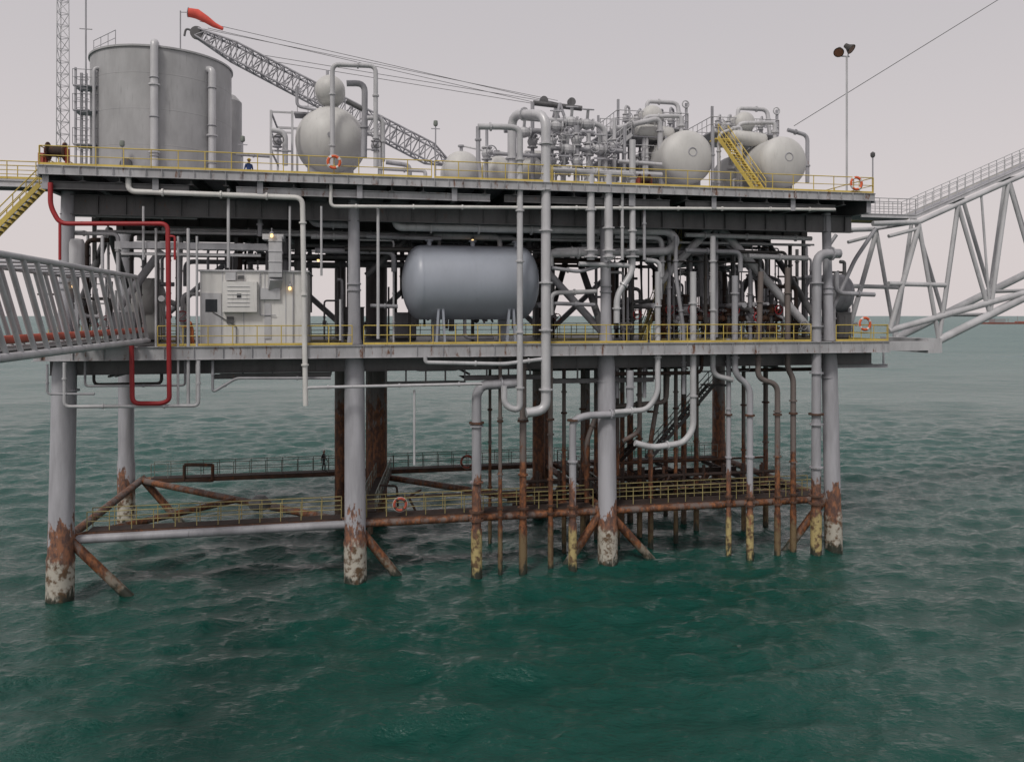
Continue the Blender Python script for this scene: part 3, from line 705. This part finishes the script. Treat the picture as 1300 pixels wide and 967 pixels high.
# pipe-rack frame near manifold
b = B()
for x in (762, 800, 845):
    for v in (3, 6.5): b.obox((U(x, v), v, ZT), (U(x, v), v, ZT + 4.8), .16, .16, GREY)
for z in (ZT + 2.6, ZT + 4.4):
    b.box((U(762, 3), 3, z), (U(845, 3), 6.5, z + .08), GREY); b.rail((U(762, 3), 3, z + .1), (U(845, 3), 3, z + .1), LGREY, 1.1, .8, .03, False); b.rail((U(762, 3), 3, z + .1), (U(762, 6.5), 6.5, z + .1), LGREY, 1.1, .9, .03, False)
b.stair(V3(U(800, 2.6), 2.6, ZT + 4.4), V3(U(765, 2.6), 2.6, ZT + 2.6), (0, 1, 0), .7, LGREY)
b.obj('equipment_access_frame')

# floodlight pole
b = B()
q = Q(1075, 72, -1); b.pipe([(q.x, -1, ZT), (q.x, -1, q.z)], .07, LGREY, 8); b.obox(q + V3(-.75, 0, 0), q + V3(.2, 0, .0), .07, .07, GREY)
for dx, dz in ((-.65, .35), (.1, .65)):
    c = q + V3(dx, -.05, dz); b.pipe([q + V3(dx, 0, 0), c], .04, GREY, 6)
    ax = Vector((-.5 if dx < 0 else .45, -.6, -.65)).normalized()
    b.lathe(c - ax * .3, ax, [(0, 0), (0, .16), (.25, .2), (.55, .36), (.6, .36), (.6, .32)], DARK2, 16); b.disc(c + ax * .27, ax, .31, .03, FLENS, 16)
b.obj('floodlight_pole')
b = B(); q = Q(1108, 200, -1.6); b.pipe([(q.x, -1.6, ZT), (q.x, -1.6, q.z)], .05, GREY, 6); b.lathe(q, (0, 0, 1), [(0, .1), (.1, .16), (.3, .16), (.4, .05), (.42, 0)], DARK, 12); b.obj('beacon_pole')
for px, y, v in ((155, 186, 2), (308, 180, 3), (553, 160, 3)):
    b = B(); q = Q(px, y, v); b.pipe([(q.x, v, ZT), q], .045, GREY, 6); b.lathe(q, (0, 0, 1), [(0, .12), (.1, .16), (.35, .14), (.4, 0)], GRAIL, 12); b.obox(q + V3(-.3, 0, -.2), q + V3(.3, 0, -.2), .05, .05, GREY); b.obj('deck_lamp_post')

# winches / red machinery
for px, py, v, s_ in ((72, 197, -1.0, 1.0), (818, 220, -.8, .75)):
    b = B(); q = Q(px, py, v); z = ZT
    ax = (1, 0, 0); c = V3(q.x, v, z + .95 * s_ - (.15 if s_ < 1 else 0))
    for t in (-.45, .45): b.disc(c + V3(t * s_, 0, 0), ax, .55 * s_, .06, RUST, 20); b.obox(c + V3(t * s_ * 1.25, 0, -.9 * s_), c + V3(t * s_ * 1.25, 0, .2), .12, .4, REDPIPE)
    b.lathe(c - V3(.45 * s_, 0, 0), ax, [(0, .32 * s_), (.9 * s_, .32 * s_)], RUSTD, 16); b.box((c.x - .7 * s_, v - .5, z), (c.x + .7 * s_, v + .5, z + .15), REDPIPE)
    b.box((c.x - .9 * s_, v - .3, z + .15), (c.x - .62 * s_, v + .3, z + .8 * s_), REDPIPE); b.obj('winch')

# ================================================================== LOWER DECK EQUIPMENT
# blue-grey horizontal vessel
b = B()
vv = 1.6; a = Q(510, 360, vv); c = Q(682, 360, vv); zc = (Q(590, 359, vv)).z; r = 2.5
b.vessel((a.x, vv, zc), (c.x, vv, zc), r, BLUEG, .5, 72)
for px in (556, 643):
    u = U(px, vv); 
    b.obox((u - .28, vv - 1.6, ZL), (u - .12, vv - 1.6, zc - 1.3), .14, .3, BLUEG); b.obox((u + .28, vv - 1.6, ZL), (u + .12, vv - 1.6, zc - 1.3), .14, .3, BLUEG)
    b.box((u - .35, vv - 1.75, zc - 1.8), (u + .35, vv + 1.75, zc - 1.2), BLUEG); b.box((u - .3, vv + 1.4, ZL), (u + .3, vv + 1.7, zc - 1.2), BLUEG); b.box((u - .5, vv - 1.9, ZL), (u + .5, vv + 1.9, ZL + .08), GREY)
for px in (545, 600, 655): u = U(px, vv); b.pipe([(u, vv, zc + r - .1), (u, vv, zc + r + .35)], .16, BLUEG, 10); b.disc((u, vv, zc + r + .33), (0, 0, 1), .28, .08, BLUEG, 16)
u = U(590, vv); b.pipe([(u, vv, zc - r + .1), (u, vv, ZL + .3), (u + 2, vv, ZL + .3)], .12, GREY, 8)
b.obj('horizontal_storage_vessel')

# control cabin
b = B()
v0 = -.5; x0, x1 = U(254, v0), U(390, v0); zt = Q(320, 345, v0).z; zb = ZL + .08
b.box((x0, v0, zb), (x1, v0 + 4, zt), WHITE); b.box((x0 - .12, v0 - .12, zt), (x1 + .12, v0 + 4.1, zt + .1), LGREY); b.box((x0, v0 + .05, ZL), (x1, v0 + 3.9, zb), DARK)
n = 5
for i in range(n + 1): b.obox((x0 + .05 + (x1 - x0 - .1) * i / n, v0 - .012, zb), (x0 + .05 + (x1 - x0 - .1) * i / n, v0 - .012, zt), .05, .03, LGREY)
def panel(xa, ya, xb, yb, t, m): 
    p, q = Q(xa, yb, v0), Q(xb, ya, v0); b.box((p.x, v0 - t, p.z), (q.x, v0 - .004, q.z), m)
panel(284, 358, 327, 396, .45, WHITE); panel(287, 346, 300, 356, .3, LGREY); panel(303, 350, 310, 354, .2, DARK); panel(331, 366, 356, 380, .2, LGREY)
panel(288, 402, 297, 410, .12, DARK); panel(336, 385, 344, 430, .06, LGREY)
for i in range(6): p = Q(290, 364 + i * 5, v0); q = Q(318, 364 + i * 5, v0); b.obox((p.x, v0 - .47, p.z), (q.x, v0 - .47, p.z), .03, .03, LGREY)
p = Q(300, 375, v0); b.box((p.x + .1, v0 - .475, p.z - .15), (p.x + .35, v0 - .455, p.z + .1), GLASS)
panel(256, 372, 281, 437, .06, LGREY); panel(261, 380, 276, 396, .075, GLASS)
b.pipe([Q(270, 396, v0 - .1), Q(300, 414, v0 - .1), Q(300, 436, v0 - .1)], .03, DARK, 5); b.pipe([Q(372, 346, v0 - .1), Q(372, 436, v0 - .1)], .035, GREY, 5)
b.pipe([Q(330, 346, v0 - .1), Q(330, 400, v0 - .1), Q(350, 400, v0 - .1)], .03, GREY, 5)
b.obj('control_cabin')

# ventilation duct
b = B()
vv = -.9
p = Q(350, 300, vv); q = Q(350, 352, vv); w = W(350, vv, 16)
b.obox(p, q, w, w * .8, LGREY); b.obox(q - V3(0, 0, 0), q + V3(-.15, .5, -.6), w * .98, w * .78, LGREY)
a = Q(148, 310, vv); c = Q(343, 312, vv); z = (a.z + c.z) / 2
b.obox((a.x, 0.2, z), (p.x - w / 2, .2, z), .7, .38, GREY); b.obox((a.x, .2, z - .5), (p.x - 1, .2, z - .5), .3, .16, LGREY)
for i in range(9): u = a.x + (p.x - a.x) * i / 9; b.obox((u, .2, z - .24), (u, .2, z + .24), .05, .8, LGREY, (1, 0, 0))
b.box((p.x - w, vv - .1, p.z - .2), (p.x + w * .6, .6, p.z + .12), LGREY)
for i in range(4): zz = p.z + (q.z - p.z) * (i + .5) / 4; b.obox((p.x - w * .53, vv - w * .43, zz), (p.x + w * .53, vv - w * .43, zz), .03, .05, LGREY)
b.obj('ventilation_duct')
b = B(); q = Q(109, 300, 1); w = .42; b.lathe((q.x, -.6, ZL + 4.1), (0, 0, 1), [(0, 0), (0, w), (2.0, w), (2.25, w * .8), (2.3, 0)], LGREY, 24)
b.obox((q.x, -.6, ZL), (q.x, -.6, ZL + 4.1), .2, .2, GREY); b.obj('pressure_accumulator')

# small equipment on the lower deck: electrical cabinets, pumps
for px, v, w, h, m in ((155, 5, 1.6, 2.0, GREY), (185, 7, 2.2, 2.6, CREAM), (450, 8, 1.4, 2.4, DARK), (515, 8, 1.6, 2.0, GREY), (1072, 3, 1.2, 2.0, DARK)):
    b = B(); u = U(px, v); b.box((u - w / 2, v, ZL + .15), (u + w / 2, v + .9, ZL + h), m); b.box((u - w / 2 + .1, v - .03, ZL + .3), (u - .03, v - .003, ZL + h - .15), m); b.box((u + .03, v - .03, ZL + .3), (u + w / 2 - .1, v - .003, ZL + h - .15), m)
    b.box((u - w / 2 - .05, v - .05, ZL + h), (u + w / 2 + .05, v + .95, ZL + h + .06), m); b.box((u - w / 2, v + .05, ZL), (u + w / 2, v + .85, ZL + .15), DARK2); b.obj('electrical_cabinet')
# wellhead trees
for i in range(12):
    b = B(); v = 3.5 + (i % 2) * 3.2; u = U(842, v) + (i // 2) * 1.75 + (i % 2) * .6
    m = R.choice([RUST, GREY, RUSTD, DARK]); m2 = R.choice([RUST, RUST, GREY])
    b.pipe([(u, v, ZL), (u, v, ZL + 3.4)], .16, m, 10)
    for z in (.5, 1.2, 1.9, 2.6, 3.3): b.disc((u, v, ZL + z), (0, 0, 1), .3, .12, m)
    b.valve((u, v, ZL + .85), (0, 0, 1), .2, m2, RUST); b.valve((u, v, ZL + 2.25), (0, 0, 1), .2, m2, RED)
    b.pipe([(u - .8, v, ZL + 1.6), (u + .8, v, ZL + 1.6)], .12, m, 8); b.valve((u + .55, v, ZL + 1.6), (1, 0, 0), .15, m2, DARK); b.valve((u - .55, v, ZL + 1.6), (1, 0, 0), .15, m2, GREY)
    b.pipe([(u + .8, v, ZL + 1.6), (u + .8, v, ZL + 4.5), (u + .8, v + 2, ZL + 5)], .1, GREY, 8); b.pipe([(u, v, ZL + 3.4), (u, v, ZL + 4.4)], .05, GREY, 6)
    b.obj('wellhead_tree')
b = B(); q = Q(1055, 372, 5); b.vessel((q.x - 1, 5, q.z), (q.x + 1.6, 5, q.z), 1.5, GREY, .5, 32)
for s_ in (-.3, 1.0): b.box((q.x + s_, 4.2, ZL), (q.x + s_ + .2, 5.8, q.z - 1.2), GREY)
b.obj('knockout_drum')
b = B(); q = Q(187, 380, 8); b.vessel((q.x - 1, 8, q.z), (q.x + 1.2, 8, q.z), 1.5, CREAM, .5, 32)
for s_ in (-.5, .7): b.box((q.x + s_, 7.2, ZL), (q.x + s_ + .2, 8.8, q.z - 1.2), GREY)
b.obj('knockout_drum')

# lit bulkhead lamps
for px, py, v in ((345, 299, -1.4), (368, 366, -.7), (93, 363, -.6), (600, 306, 2), (404, 330, 6)):
    b = B(); q = Q(px, py, v); b.lathe(q + V3(0, 0, -.13), (0, 0, 1), [(0, 0), (.02, .06), (.1, .09), (.18, .08), (.24, .05)], LAMP, 12); b.lathe(q + V3(0, 0, .1), (0, 0, 1), [(0, .14), (.06, .14), (.14, .06), (.2, 0)], GREY, 12)
    b.pipe([q + V3(0, 0, .2), q + V3(0, 0, .45), q + V3(0, .5, .45)], .025, GREY, 5); b.obj('bulkhead_lamp')

# life rings
for px, py, v in ((424, 206, -2.12), (1087, 233, -2.12), (1098, 411, -1.62), (593, 586, BACK - 1.1), (508, 640, .2)):
    b = B(); q = Q(px, py, v); rr = W(px, v, 7.5); b.torus(q, (0, 1, 0), rr, .09, [ORANGE, WHITE] if py < 500 else [REDPIPE, RUST], 32, 8)
    b.torus(q + V3(0, -.02, 0), (0, 1, 0), rr + .1, .015, [WHITE], 24, 4); b.obox(q + V3(-.05, .06, rr), q + V3(.05, .06, rr), .08, .12, GREY); b.obj('life_ring')

# ================================================================== BRIDGES
# right-hand inclined truss bridge
b = B()
va, vb2 = 1.5, 6.5
def line3(x0, y0, x1, y1, v): return Q(x0, y0, v), Q(x1, y1, v)
T0, T1 = line3(1166, 282, 1300, 222, va); B0, B1 = line3(1192, 432, 1300, 378, va)
sh = V3(0, vb2 - va, 0)
kT = (T1.z - T0.z) / (T1.x - T0.x); kB = (B1.z - B0.z) / (B1.x - B0.x)
def tp(i, o): return V3(T0.x + i, va, T0.z + kT * i) + o
def bt(i, o): return V3(B0.x + i, va, B0.z + kB * i) + o
Lx = 30; st = 4.6; n = 6
for o in (V3(0, 0, 0), sh):
    b.pipe([tp(0, o), tp(Lx, o)], .19, LGREY, 12); b.pipe([bt(0, o), bt(Lx, o)], .31, LGREY, 14)
    b.pipe([tp(0, o), bt(0, o)], .16, LGREY, 10)
    for i in range(n):
        b.pipe([bt(i * st, o), tp(i * st + st * .5 + 1.2, o)], .16, LGREY, 10); b.pipe([tp(i * st + st * .5 + 1.2, o), bt((i + 1) * st, o)], .16, LGREY, 10)
        if o.y == 0: b.pipe([bt((i + 1) * st, o), tp((i + 1) * st + 1.0, o)], .09, LGREY, 8)
    b.pipe([T0 + o, Q(1108, 284, va) + o], .2, LGREY, 12)
    b.pipe([Q(1166, 288, va) + o, Q(1130, 418, va) + o], .2, LGREY, 12); b.pipe([Q(1128, 360, va) + o, Q(1200, 362, va) + o, ], .18, LGREY, 12)
    b.pipe([Q(1128, 300, va) + o, Q(1166, 290, va) + o], .14, LGREY, 10); b.pipe([Q(1112, 290, va) + o, Q(1085, 330, va) + o, Q(1040, 430, va) + o], .15, GREY, 10)
b.pipe([Q(1128, 420, va), Q(1300, 372, va)], .24, LGREY, 12)
for i in range(n):
    b.pipe([tp(i * st, V3(0, 0, 0)), tp(i * st, sh)], .13, LGREY, 10); b.pipe([bt(i * st, V3(0, 0, 0)), bt(i * st, sh)], .15, LGREY, 10)
    b.pipe([bt(i * st, V3(0, 0, 0)), bt((i + 1) * st, sh)], .1, LGREY, 8)
# bottom boom from platform to node
a = Q(1045, 434, va); c = Q(1188, 438, va)
b.obox((a.x, va, ZL - .5), (c.x, va, ZL - .5), .6, .7, LGREY); b.obox((a.x, vb2, ZL - .5), (c.x, vb2, ZL - .5), .6, .7, LGREY)
b.obox((c.x - .3, va - .3, ZL - .5), (c.x - .3, vb2 + .3, ZL - .5), 1.2, 1.1, LGREY)
# walkway along the top
wv0, wv1 = va + .3, va + 1.9; zo = V3(0, 0, .45)
s0 = Q(1104, 272, va); e0 = T0 + zo; e1 = tp(Lx, zo)
for v in (wv0, wv1):
    f = lambda p: V3(p.x, v, p.z)
    flat0 = V3(s0.x - .5, v, e0.z); 
    b.ibeam(flat0, f(e0), .3, .15, LGREY); b.ibeam(f(e0), f(e1), .3, .15, LGREY)
    b.rail(flat0 + V3(0, 0, .15), f(e0) + V3(0, 0, .15), LGREY, 1.2, .8, .035, False, 2); b.rail(f(e0) + V3(0, 0, .15), f(e1) + V3(0, 0, .15), LGREY, 1.2, .8, .035, False, 2)
b.obox(V3(s0.x - .5, (wv0 + wv1) / 2, e0.z + .1), V3(e0.x, (wv0 + wv1) / 2, e0.z + .1), 1.5, .05, GREY); b.obox(V3(e0.x, (wv0 + wv1) / 2, e0.z + .1), V3(e1.x, (wv0 + wv1) / 2, e1.z + .1), 1.5, .05, GREY)
b.pipe([V3(s0.x, 3.8, e0.z - .1), V3(e0.x, 3.8, e0.z - .1), V3(e1.x, 3.8, e1.z - .1)], .2, YELD, 10); b.pipe([V3(s0.x, 4.6, e0.z - .1), V3(e0.x, 4.6, e0.z - .1), V3(e1.x, 4.6, e1.z - .1)], .15, GREY, 10)
b.obj('truss_bridge')

# left-hand level truss bridge, running towards the left foreground
b = B()
Mi = M.inverted()
A0 = Vector((-22.2, 48.0, 0)); A1 = Vector((-16.0, 16.0, 0)); dd = (A1 - A0).normalized(); nn = Vector((dd.y, -dd.x, 0))
if nn.x > 0: nn = -nn
Lb = (A1 - A0).length; zb_, zt_ = 15.45, 19.2
def bp(t, side, z): p = A0 + dd * t + nn * side; return Mi @ Vector((p.x, p.y, z))
wd = 3.4
for sd in (0, wd):
    b.pipe([bp(0, sd, zb_), bp(Lb, sd, zb_)], .17, LGREY, 12); b.pipe([bp(2.6, sd, zt_), bp(Lb, sd, zt_)], .13, LGREY, 12)
    t = 0
    while t < Lb - 3:
        b.pipe([bp(t, sd, zb_), bp(t + 2.6, sd, zt_)], .1, LGREY, 10); t += 1.3
t = 0
while t < Lb - 3:
    b.pipe([bp(t, 0, zb_), bp(t, wd, zb_)], .08, GREY, 8); b.pipe([bp(t + 2.6, 0, zt_), bp(t + 2.6, wd, zt_)], .07, GREY, 8); t += 2.6
b.obox(bp(0, wd * .5, zb_ + .12), bp(Lb, wd * .5, zb_ + .12), 1.6, .06, DARK)
b.pipe([bp(-.5, .45, zb_ + .62), bp(Lb, .45, zb_ + .62)], .17, REDPIPE, 12); b.pipe([bp(-.5, 2.9, zb_ + .5), bp(Lb, 2.9, zb_ + .5)], .14, REDPIPE, 12); b.pipe([bp(-.5, 2.5, zb_ + .5), bp(Lb, 2.5, zb_ + .5)], .1, GREY, 12)
b.obj('truss_bridge')

# stay cable at upper right
b = B(); b.pipe([Q(1008, 160, 8), Q(1280, -8, 3), Q(1450, -120, 0)], .03, DARK, 5, 0); b.obj('stay_cable')

# ================================================================== PEOPLE
SKIN = paint('skin', (.35, .19, .12), 0, dirt=.1); HAT = paint('hard_hat_yellow', (.7, .5, .05), 0, dirt=.1); HATW = paint('hard_hat_white', (.75, .75, .72), 0, dirt=.1)
BLUE = paint('blue_overalls', (.03, .07, .22), 0); DKC = paint('dark_overalls', (.03, .03, .035), 0); HAIR = paint('black_hair', (.01, .01, .01), 0)
ORC = paint('orange_overalls', (.5, .14, .04), 0)
def worker(pos, yaw, cloth, hat, pose):
    J = {'pel': (0, 0, .95, .15), 'bel': (0, 0, 1.1, .14), 'che': (0, .01, 1.32, .165), 'nek': (0, 0, 1.5, .06), 'hd0': (0, -.02, 1.58, .06)}
    lean = -.25 if pose == 'lean' else 0
    for k in ('bel', 'che', 'nek', 'hd0'):
        x, y, z, r = J[k]; J[k] = (x, y + lean * (z - .95) * 1.3, z - abs(lean) * .1 * (z - .95), r)
    E = [('pel', 'bel'), ('bel', 'che'), ('che', 'nek'), ('nek', 'hd0')]
    for s_, n in ((-1, 'l'), (1, 'r')):
        stp = .14 * s_ if pose == 'walk' else .03 * s_
        J['hip' + n] = (.10 * s_, 0, .88, .105); J['kn' + n] = (.12 * s_, -.03 + stp, .5, .072); J['an' + n] = (.13 * s_, .02 + stp * 1.3, .09, .05); J['to' + n] = (.14 * s_, -.17 + stp * 1.3, .05, .042)
        cy = J['che'][1]; cz = J['che'][2]
        J['sh' + n] = (.2 * s_, cy, cz + .08, .072)
        if pose == 'lean': el = (.27 * s_, cy - .14, cz - .15); ha = (.2 * s_, cy - .38, cz - .2)
        else: el = (.27 * s_, cy + .03 - stp * .5, cz - .22); ha = (.26 * s_, cy - .06 - stp, cz - .46)
        J['el' + n] = (*el, .05); J['wr' + n] = (*ha, .034)
        E += [('pel', 'hip' + n), ('hip' + n, 'kn' + n), ('kn' + n, 'an' + n), ('an' + n, 'to' + n), ('che', 'sh' + n), ('sh' + n, 'el' + n), ('el' + n, 'wr' + n)]
    ks = list(J); me = bpy.data.meshes.new('skel'); me.from_pydata([J[k][:3] for k in ks], [(ks.index(a), ks.index(c)) for a, c in E], [])
    o = bpy.data.objects.new('skel', me); sc.collection.objects.link(o)
    o.modifiers.new('Skin', 'SKIN')
    for i, k in enumerate(ks):
        sv = me.skin_vertices[0].data[i]; sv.radius = (J[k][3], J[k][3] * (.75 if k in ('bel', 'che', 'pel') else 1)); sv.use_root = (k == 'pel')
    o.modifiers.new('Sub', 'SUBSURF').levels = 2
    dg = bpy.context.evaluated_depsgraph_get(); m2 = bpy.data.meshes.new_from_object(o.evaluated_get(dg))
    Tm = Matrix.Translation(pos) @ Matrix.Rotation(yaw, 4, 'Z')
    b = B(); vs = [v.co.copy() for v in m2.vertices]
    groups = {}
    for p in m2.polygons:
        c = p.center; m = BLACK if c.z < .12 else (SKIN if c.z > J['nek'][2] + .0 else cloth)
        groups.setdefault(m.name, (m, []))[1].append(tuple(p.vertices))
    for nme, (m, fs) in groups.items():
        use = sorted({x for f in fs for x in f}); mp = {x: j for j, x in enumerate(use)}
        b.add([vs[x] for x in use], [tuple(mp[x] for x in f) for f in fs], m, True)
    hx, hy, hz = J['hd0'][:3]; hz += .08
    b.lathe((hx, hy, hz - .12), (0, 0, 1), [(0, 0), (.01, .05), (.05, .075), (.12, .09), (.18, .085), (.23, .05), (.245, 0)], SKIN, 20)
    b.pipe([(hx, hy - .08, hz + .02), (hx, hy - .112, hz - .02), (hx, hy - .08, hz - .03)], .012, SKIN, 6)
    for s_ in (-1, 1): b.disc((hx + .033 * s_, hy - .083, hz + .02), (0, 1, 0), .012, .01, BLACK, 8); b.disc((hx + .09 * s_, hy, hz), (1, 0, 0), .028, .02, SKIN, 10)
    b.obox((hx - .025, hy - .083, hz - .055), (hx + .025, hy - .083, hz - .055), .008, .008, RED)
    b.lathe((hx, hy + .02, hz - .04), (0, 0, 1), [(0, .088), (.08, .094)], HAIR, 16)
    b.lathe((hx, hy, hz + .045), (0, 0, 1), [(0, .15), (.012, .15), (.015, .115), (.06, .112), (.11, .08), (.13, .03), (.135, 0)], hat, 20)
    for s_, n in ((-1, 'l'), (1, 'r')):
        w = Vector(J['wr' + n][:3]); d = (w - Vector(J['el' + n][:3])).normalized(); sd = d.cross(Vector((0, 0, 1)) if abs(d.z) < .8 else Vector((0, 1, 0))).normalized()
        b.pipe([w, w + d * .05, w + d * .09], .03, SKIN, 8, 0, True, [.028, .038, .034])
        for i, L in enumerate((.065, .078, .072, .055)): 
            q = w + d * .085 + sd * (i - 1.5) * .019; b.pipe([q, q + d * L * .6, q + d * L * .85 + Vector((0, -.02, 0))], .0085, SKIN, 6)
        b.pipe([w + d * .03 + sd * .03, w + d * .06 + sd * .055, w + d * .09 + sd * .055], .01, SKIN, 6)
    b.v = [tuple(Tm @ Vector(v)) for v in b.v]
    bpy.data.objects.remove(o); b.obj('worker')
worker(V3(U(316, 3.4), 3.4, ZT), .5, BLUE, HAT, 'stand')
worker(V3(U(411, BACK - .6), BACK - .6, ZB), 1.2, DKC, HATW, 'walk')
worker(V3(U(244, -.6), -.6, ZL), -1.2, ORC, HATW, 'lean')

# ================================================================== SEA
def axis(f0, f1, step, lo, hi, g=1.06):
    a = list(np.arange(f0, f1, step)); s_ = step
    while a[-1] < hi: s_ *= g; a.append(a[-1] + s_)
    s_ = step
    while a[0] > lo: s_ *= g; a.insert(0, a[0] - s_)
    return np.array(a)
xs = axis(-62, 66, .22, -9000, 9000); ys = axis(26, 105, .22, -300, 14000, 1.03)
X, Y = np.meshgrid(xs, ys); Z = np.zeros_like(X); rng = np.random.RandomState(3)
dX = np.gradient(xs)[None, :]; dY = np.gradient(ys)[:, None]; cell = np.maximum(dX + 0 * dY, dY + 0 * dX)
for i in range(90):
    lam = float(np.exp(rng.uniform(np.log(.8), np.log(6.5)))); th_ = math.radians(-75) + rng.normal(0, .6); k = 2 * math.pi / lam
    amp = .0052 * lam ** .92 * rng.uniform(.5, 1.3); ph = k * (X * math.cos(th_) + Y * math.sin(th_)) + rng.uniform(0, 6.28)
    fade = np.clip((lam / 2.6 - cell) / (lam / 6), 0, 1); Z += amp * fade * (np.sin(ph) + .25 * np.sin(2 * ph + .6))
for i in range(30):   # longer swell carries on towards the horizon
    lam = float(np.exp(rng.uniform(np.log(8), np.log(60)))); th_ = math.radians(-80) + rng.normal(0, .5); k = 2 * math.pi / lam
    ph = k * (X * math.cos(th_) + Y * math.sin(th_)) + rng.uniform(0, 6.28); fade = np.clip((lam / 2.6 - cell) / (lam / 6), 0, 1)
    Z += .0011 * lam * fade * np.sin(ph) * (.3 + .7 * np.clip((Y - 70) / 120, 0, 1))
nx, ny = len(xs), len(ys)
me = bpy.data.meshes.new('sea'); co = np.stack([X, Y, Z], -1).reshape(-1, 3)
idx = np.arange(nx * ny).reshape(ny, nx); q = np.stack([idx[:-1, :-1], idx[:-1, 1:], idx[1:, 1:], idx[1:, :-1]], -1).reshape(-1, 4)
me.vertices.add(len(co)); me.vertices.foreach_set('co', co.ravel()); me.loops.add(q.size); me.loops.foreach_set('vertex_index', q.ravel())
me.polygons.add(len(q)); me.polygons.foreach_set('loop_start', np.arange(len(q)) * 4); me.polygons.foreach_set('loop_total', np.full(len(q), 4)); me.polygons.foreach_set('use_smooth', np.ones(len(q), bool)); me.update(calc_edges=True)
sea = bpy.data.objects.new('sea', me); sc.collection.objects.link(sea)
m, nt, bs = newmat('sea_water')
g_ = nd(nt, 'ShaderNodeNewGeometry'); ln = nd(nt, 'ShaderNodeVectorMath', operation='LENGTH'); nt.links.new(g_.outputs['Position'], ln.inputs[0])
far = ramp(nt, math_(nt, 'LOGARITHM', ln.outputs['Value'], 10.0), 1.65, 2.9)     # open water: distance haze painted in as a lighter colour; wind-roughened
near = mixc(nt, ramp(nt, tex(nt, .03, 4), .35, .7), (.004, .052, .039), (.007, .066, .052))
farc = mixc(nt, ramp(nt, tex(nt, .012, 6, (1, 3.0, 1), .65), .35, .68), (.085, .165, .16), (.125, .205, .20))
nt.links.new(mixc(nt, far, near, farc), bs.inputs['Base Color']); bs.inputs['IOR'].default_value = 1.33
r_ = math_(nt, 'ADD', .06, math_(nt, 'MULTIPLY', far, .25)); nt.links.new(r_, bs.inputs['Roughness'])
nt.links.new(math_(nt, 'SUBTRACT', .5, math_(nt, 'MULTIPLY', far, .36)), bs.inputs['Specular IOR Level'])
n1 = tex(nt, 1.7, 5, (1, 1.7, 1), .64); n2 = tex(nt, .4, 3, (1, 1.6, 1)); n3 = tex(nt, .09, 5, (1, 2.2, 1), .7)
h = math_(nt, 'ADD', n1, math_(nt, 'MULTIPLY', n2, 1.2)); h = math_(nt, 'ADD', h, math_(nt, 'MULTIPLY', math_(nt, 'MULTIPLY', n3, far), 14.0))
bp_ = nd(nt, 'ShaderNodeBump'); bp_.inputs['Strength'].default_value = .9; bp_.inputs['Distance'].default_value = .18
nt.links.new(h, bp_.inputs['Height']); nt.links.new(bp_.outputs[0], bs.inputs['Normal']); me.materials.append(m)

# distant loading barge on the horizon, right
b = B(); D = 1500; x = .64 * D
HAZER = paint('hazy_red_hull', (.45, .16, .12), 0); HAZEG = paint('hazy_grey', (.35, .35, .36), 0)
def fb(x0, x1, z0, z1, m): b.box((x0, D, z0), (x1, D + 20, z1), m)
vsb = [(x - 70, D, 3), (x + 120, D, 3), (x + 120, D + 24, 3), (x - 70, D + 24, 3), (x - 62, D + 2, -2), (x + 112, D + 2, -2), (x + 112, D + 22, -2), (x - 62, D + 22, -2)]
b.add(vsb, [(0, 1, 2, 3), (4, 5, 1, 0), (5, 6, 2, 1), (6, 7, 3, 2), (7, 4, 0, 3)], HAZER)
fb(x - 40, x - 20, 3.1, 10, HAZEG); fb(x + 10, x + 90, 3.1, 5, HAZER)
for i in range(6): b.pipe([(x - 10 + i * 18, D + 8, 3), (x - 10 + i * 18, D + 8, 11 + i % 2 * 4)], .6, HAZEG, 6)
b.obj('distant_barge', mat4=Matrix.Identity(4))

# ================================================================== LIGHT, SKY, CAMERA
SUN_EL, SUN_AZ = math.radians(50), math.radians(205)   # azimuth clockwise from +Y: sun behind the camera, a little left
w = bpy.data.worlds.new('World'); sc.world = w; w.use_nodes = True; nt = w.node_tree; bg = nt.nodes['Background']
sky = nd(nt, 'ShaderNodeTexSky'); sky.sky_type = 'NISHITA'; sky.sun_disc = False; sky.sun_elevation = SUN_EL; sky.sun_rotation = SUN_AZ; sky.dust_density = 6; sky.air_density = 1.2
tc_ = nd(nt, 'ShaderNodeTexCoord'); sp = nd(nt, 'ShaderNodeSeparateXYZ'); nt.links.new(tc_.outputs['Generated'], sp.inputs[0])
cl = mixc(nt, ramp(nt, sp.outputs[2], .0, .42), (7.4, 6.7, 6.65), (5.9, 5.55, 5.65))
nt.links.new(mixc(nt, .9, sky.outputs[0], cl), bg.inputs['Color']); bg.inputs['Strength'].default_value = .1
sd = bpy.data.lights.new('sun', 'SUN'); sd.energy = 1.5; sd.angle = math.radians(12); sd.color = (1, .96, .9)
so = bpy.data.objects.new('sun', sd); sc.collection.objects.link(so)
dirv = Vector((math.sin(SUN_AZ) * math.cos(SUN_EL), math.cos(SUN_AZ) * math.cos(SUN_EL), math.sin(SUN_EL)))
so.rotation_euler = dirv.to_track_quat('Z', 'Y').to_euler(); so.location = (0, 0, 60)
cd = bpy.data.cameras.new('camera'); cam = bpy.data.objects.new('camera', cd); sc.collection.objects.link(cam); sc.camera = cam
cam.location = (0, 0, CAMH); cam.rotation_euler = (math.radians(90), 0, 0); cd.sensor_width = 36; cd.lens = 36 * 1000 / 1300
cd.shift_y = -(483.5 - 400) / 1300; cd.clip_end = 20000; cd.clip_start = .1
print('done', sum(len(o.data.vertices) for o in sc.objects if o.type == 'MESH'))
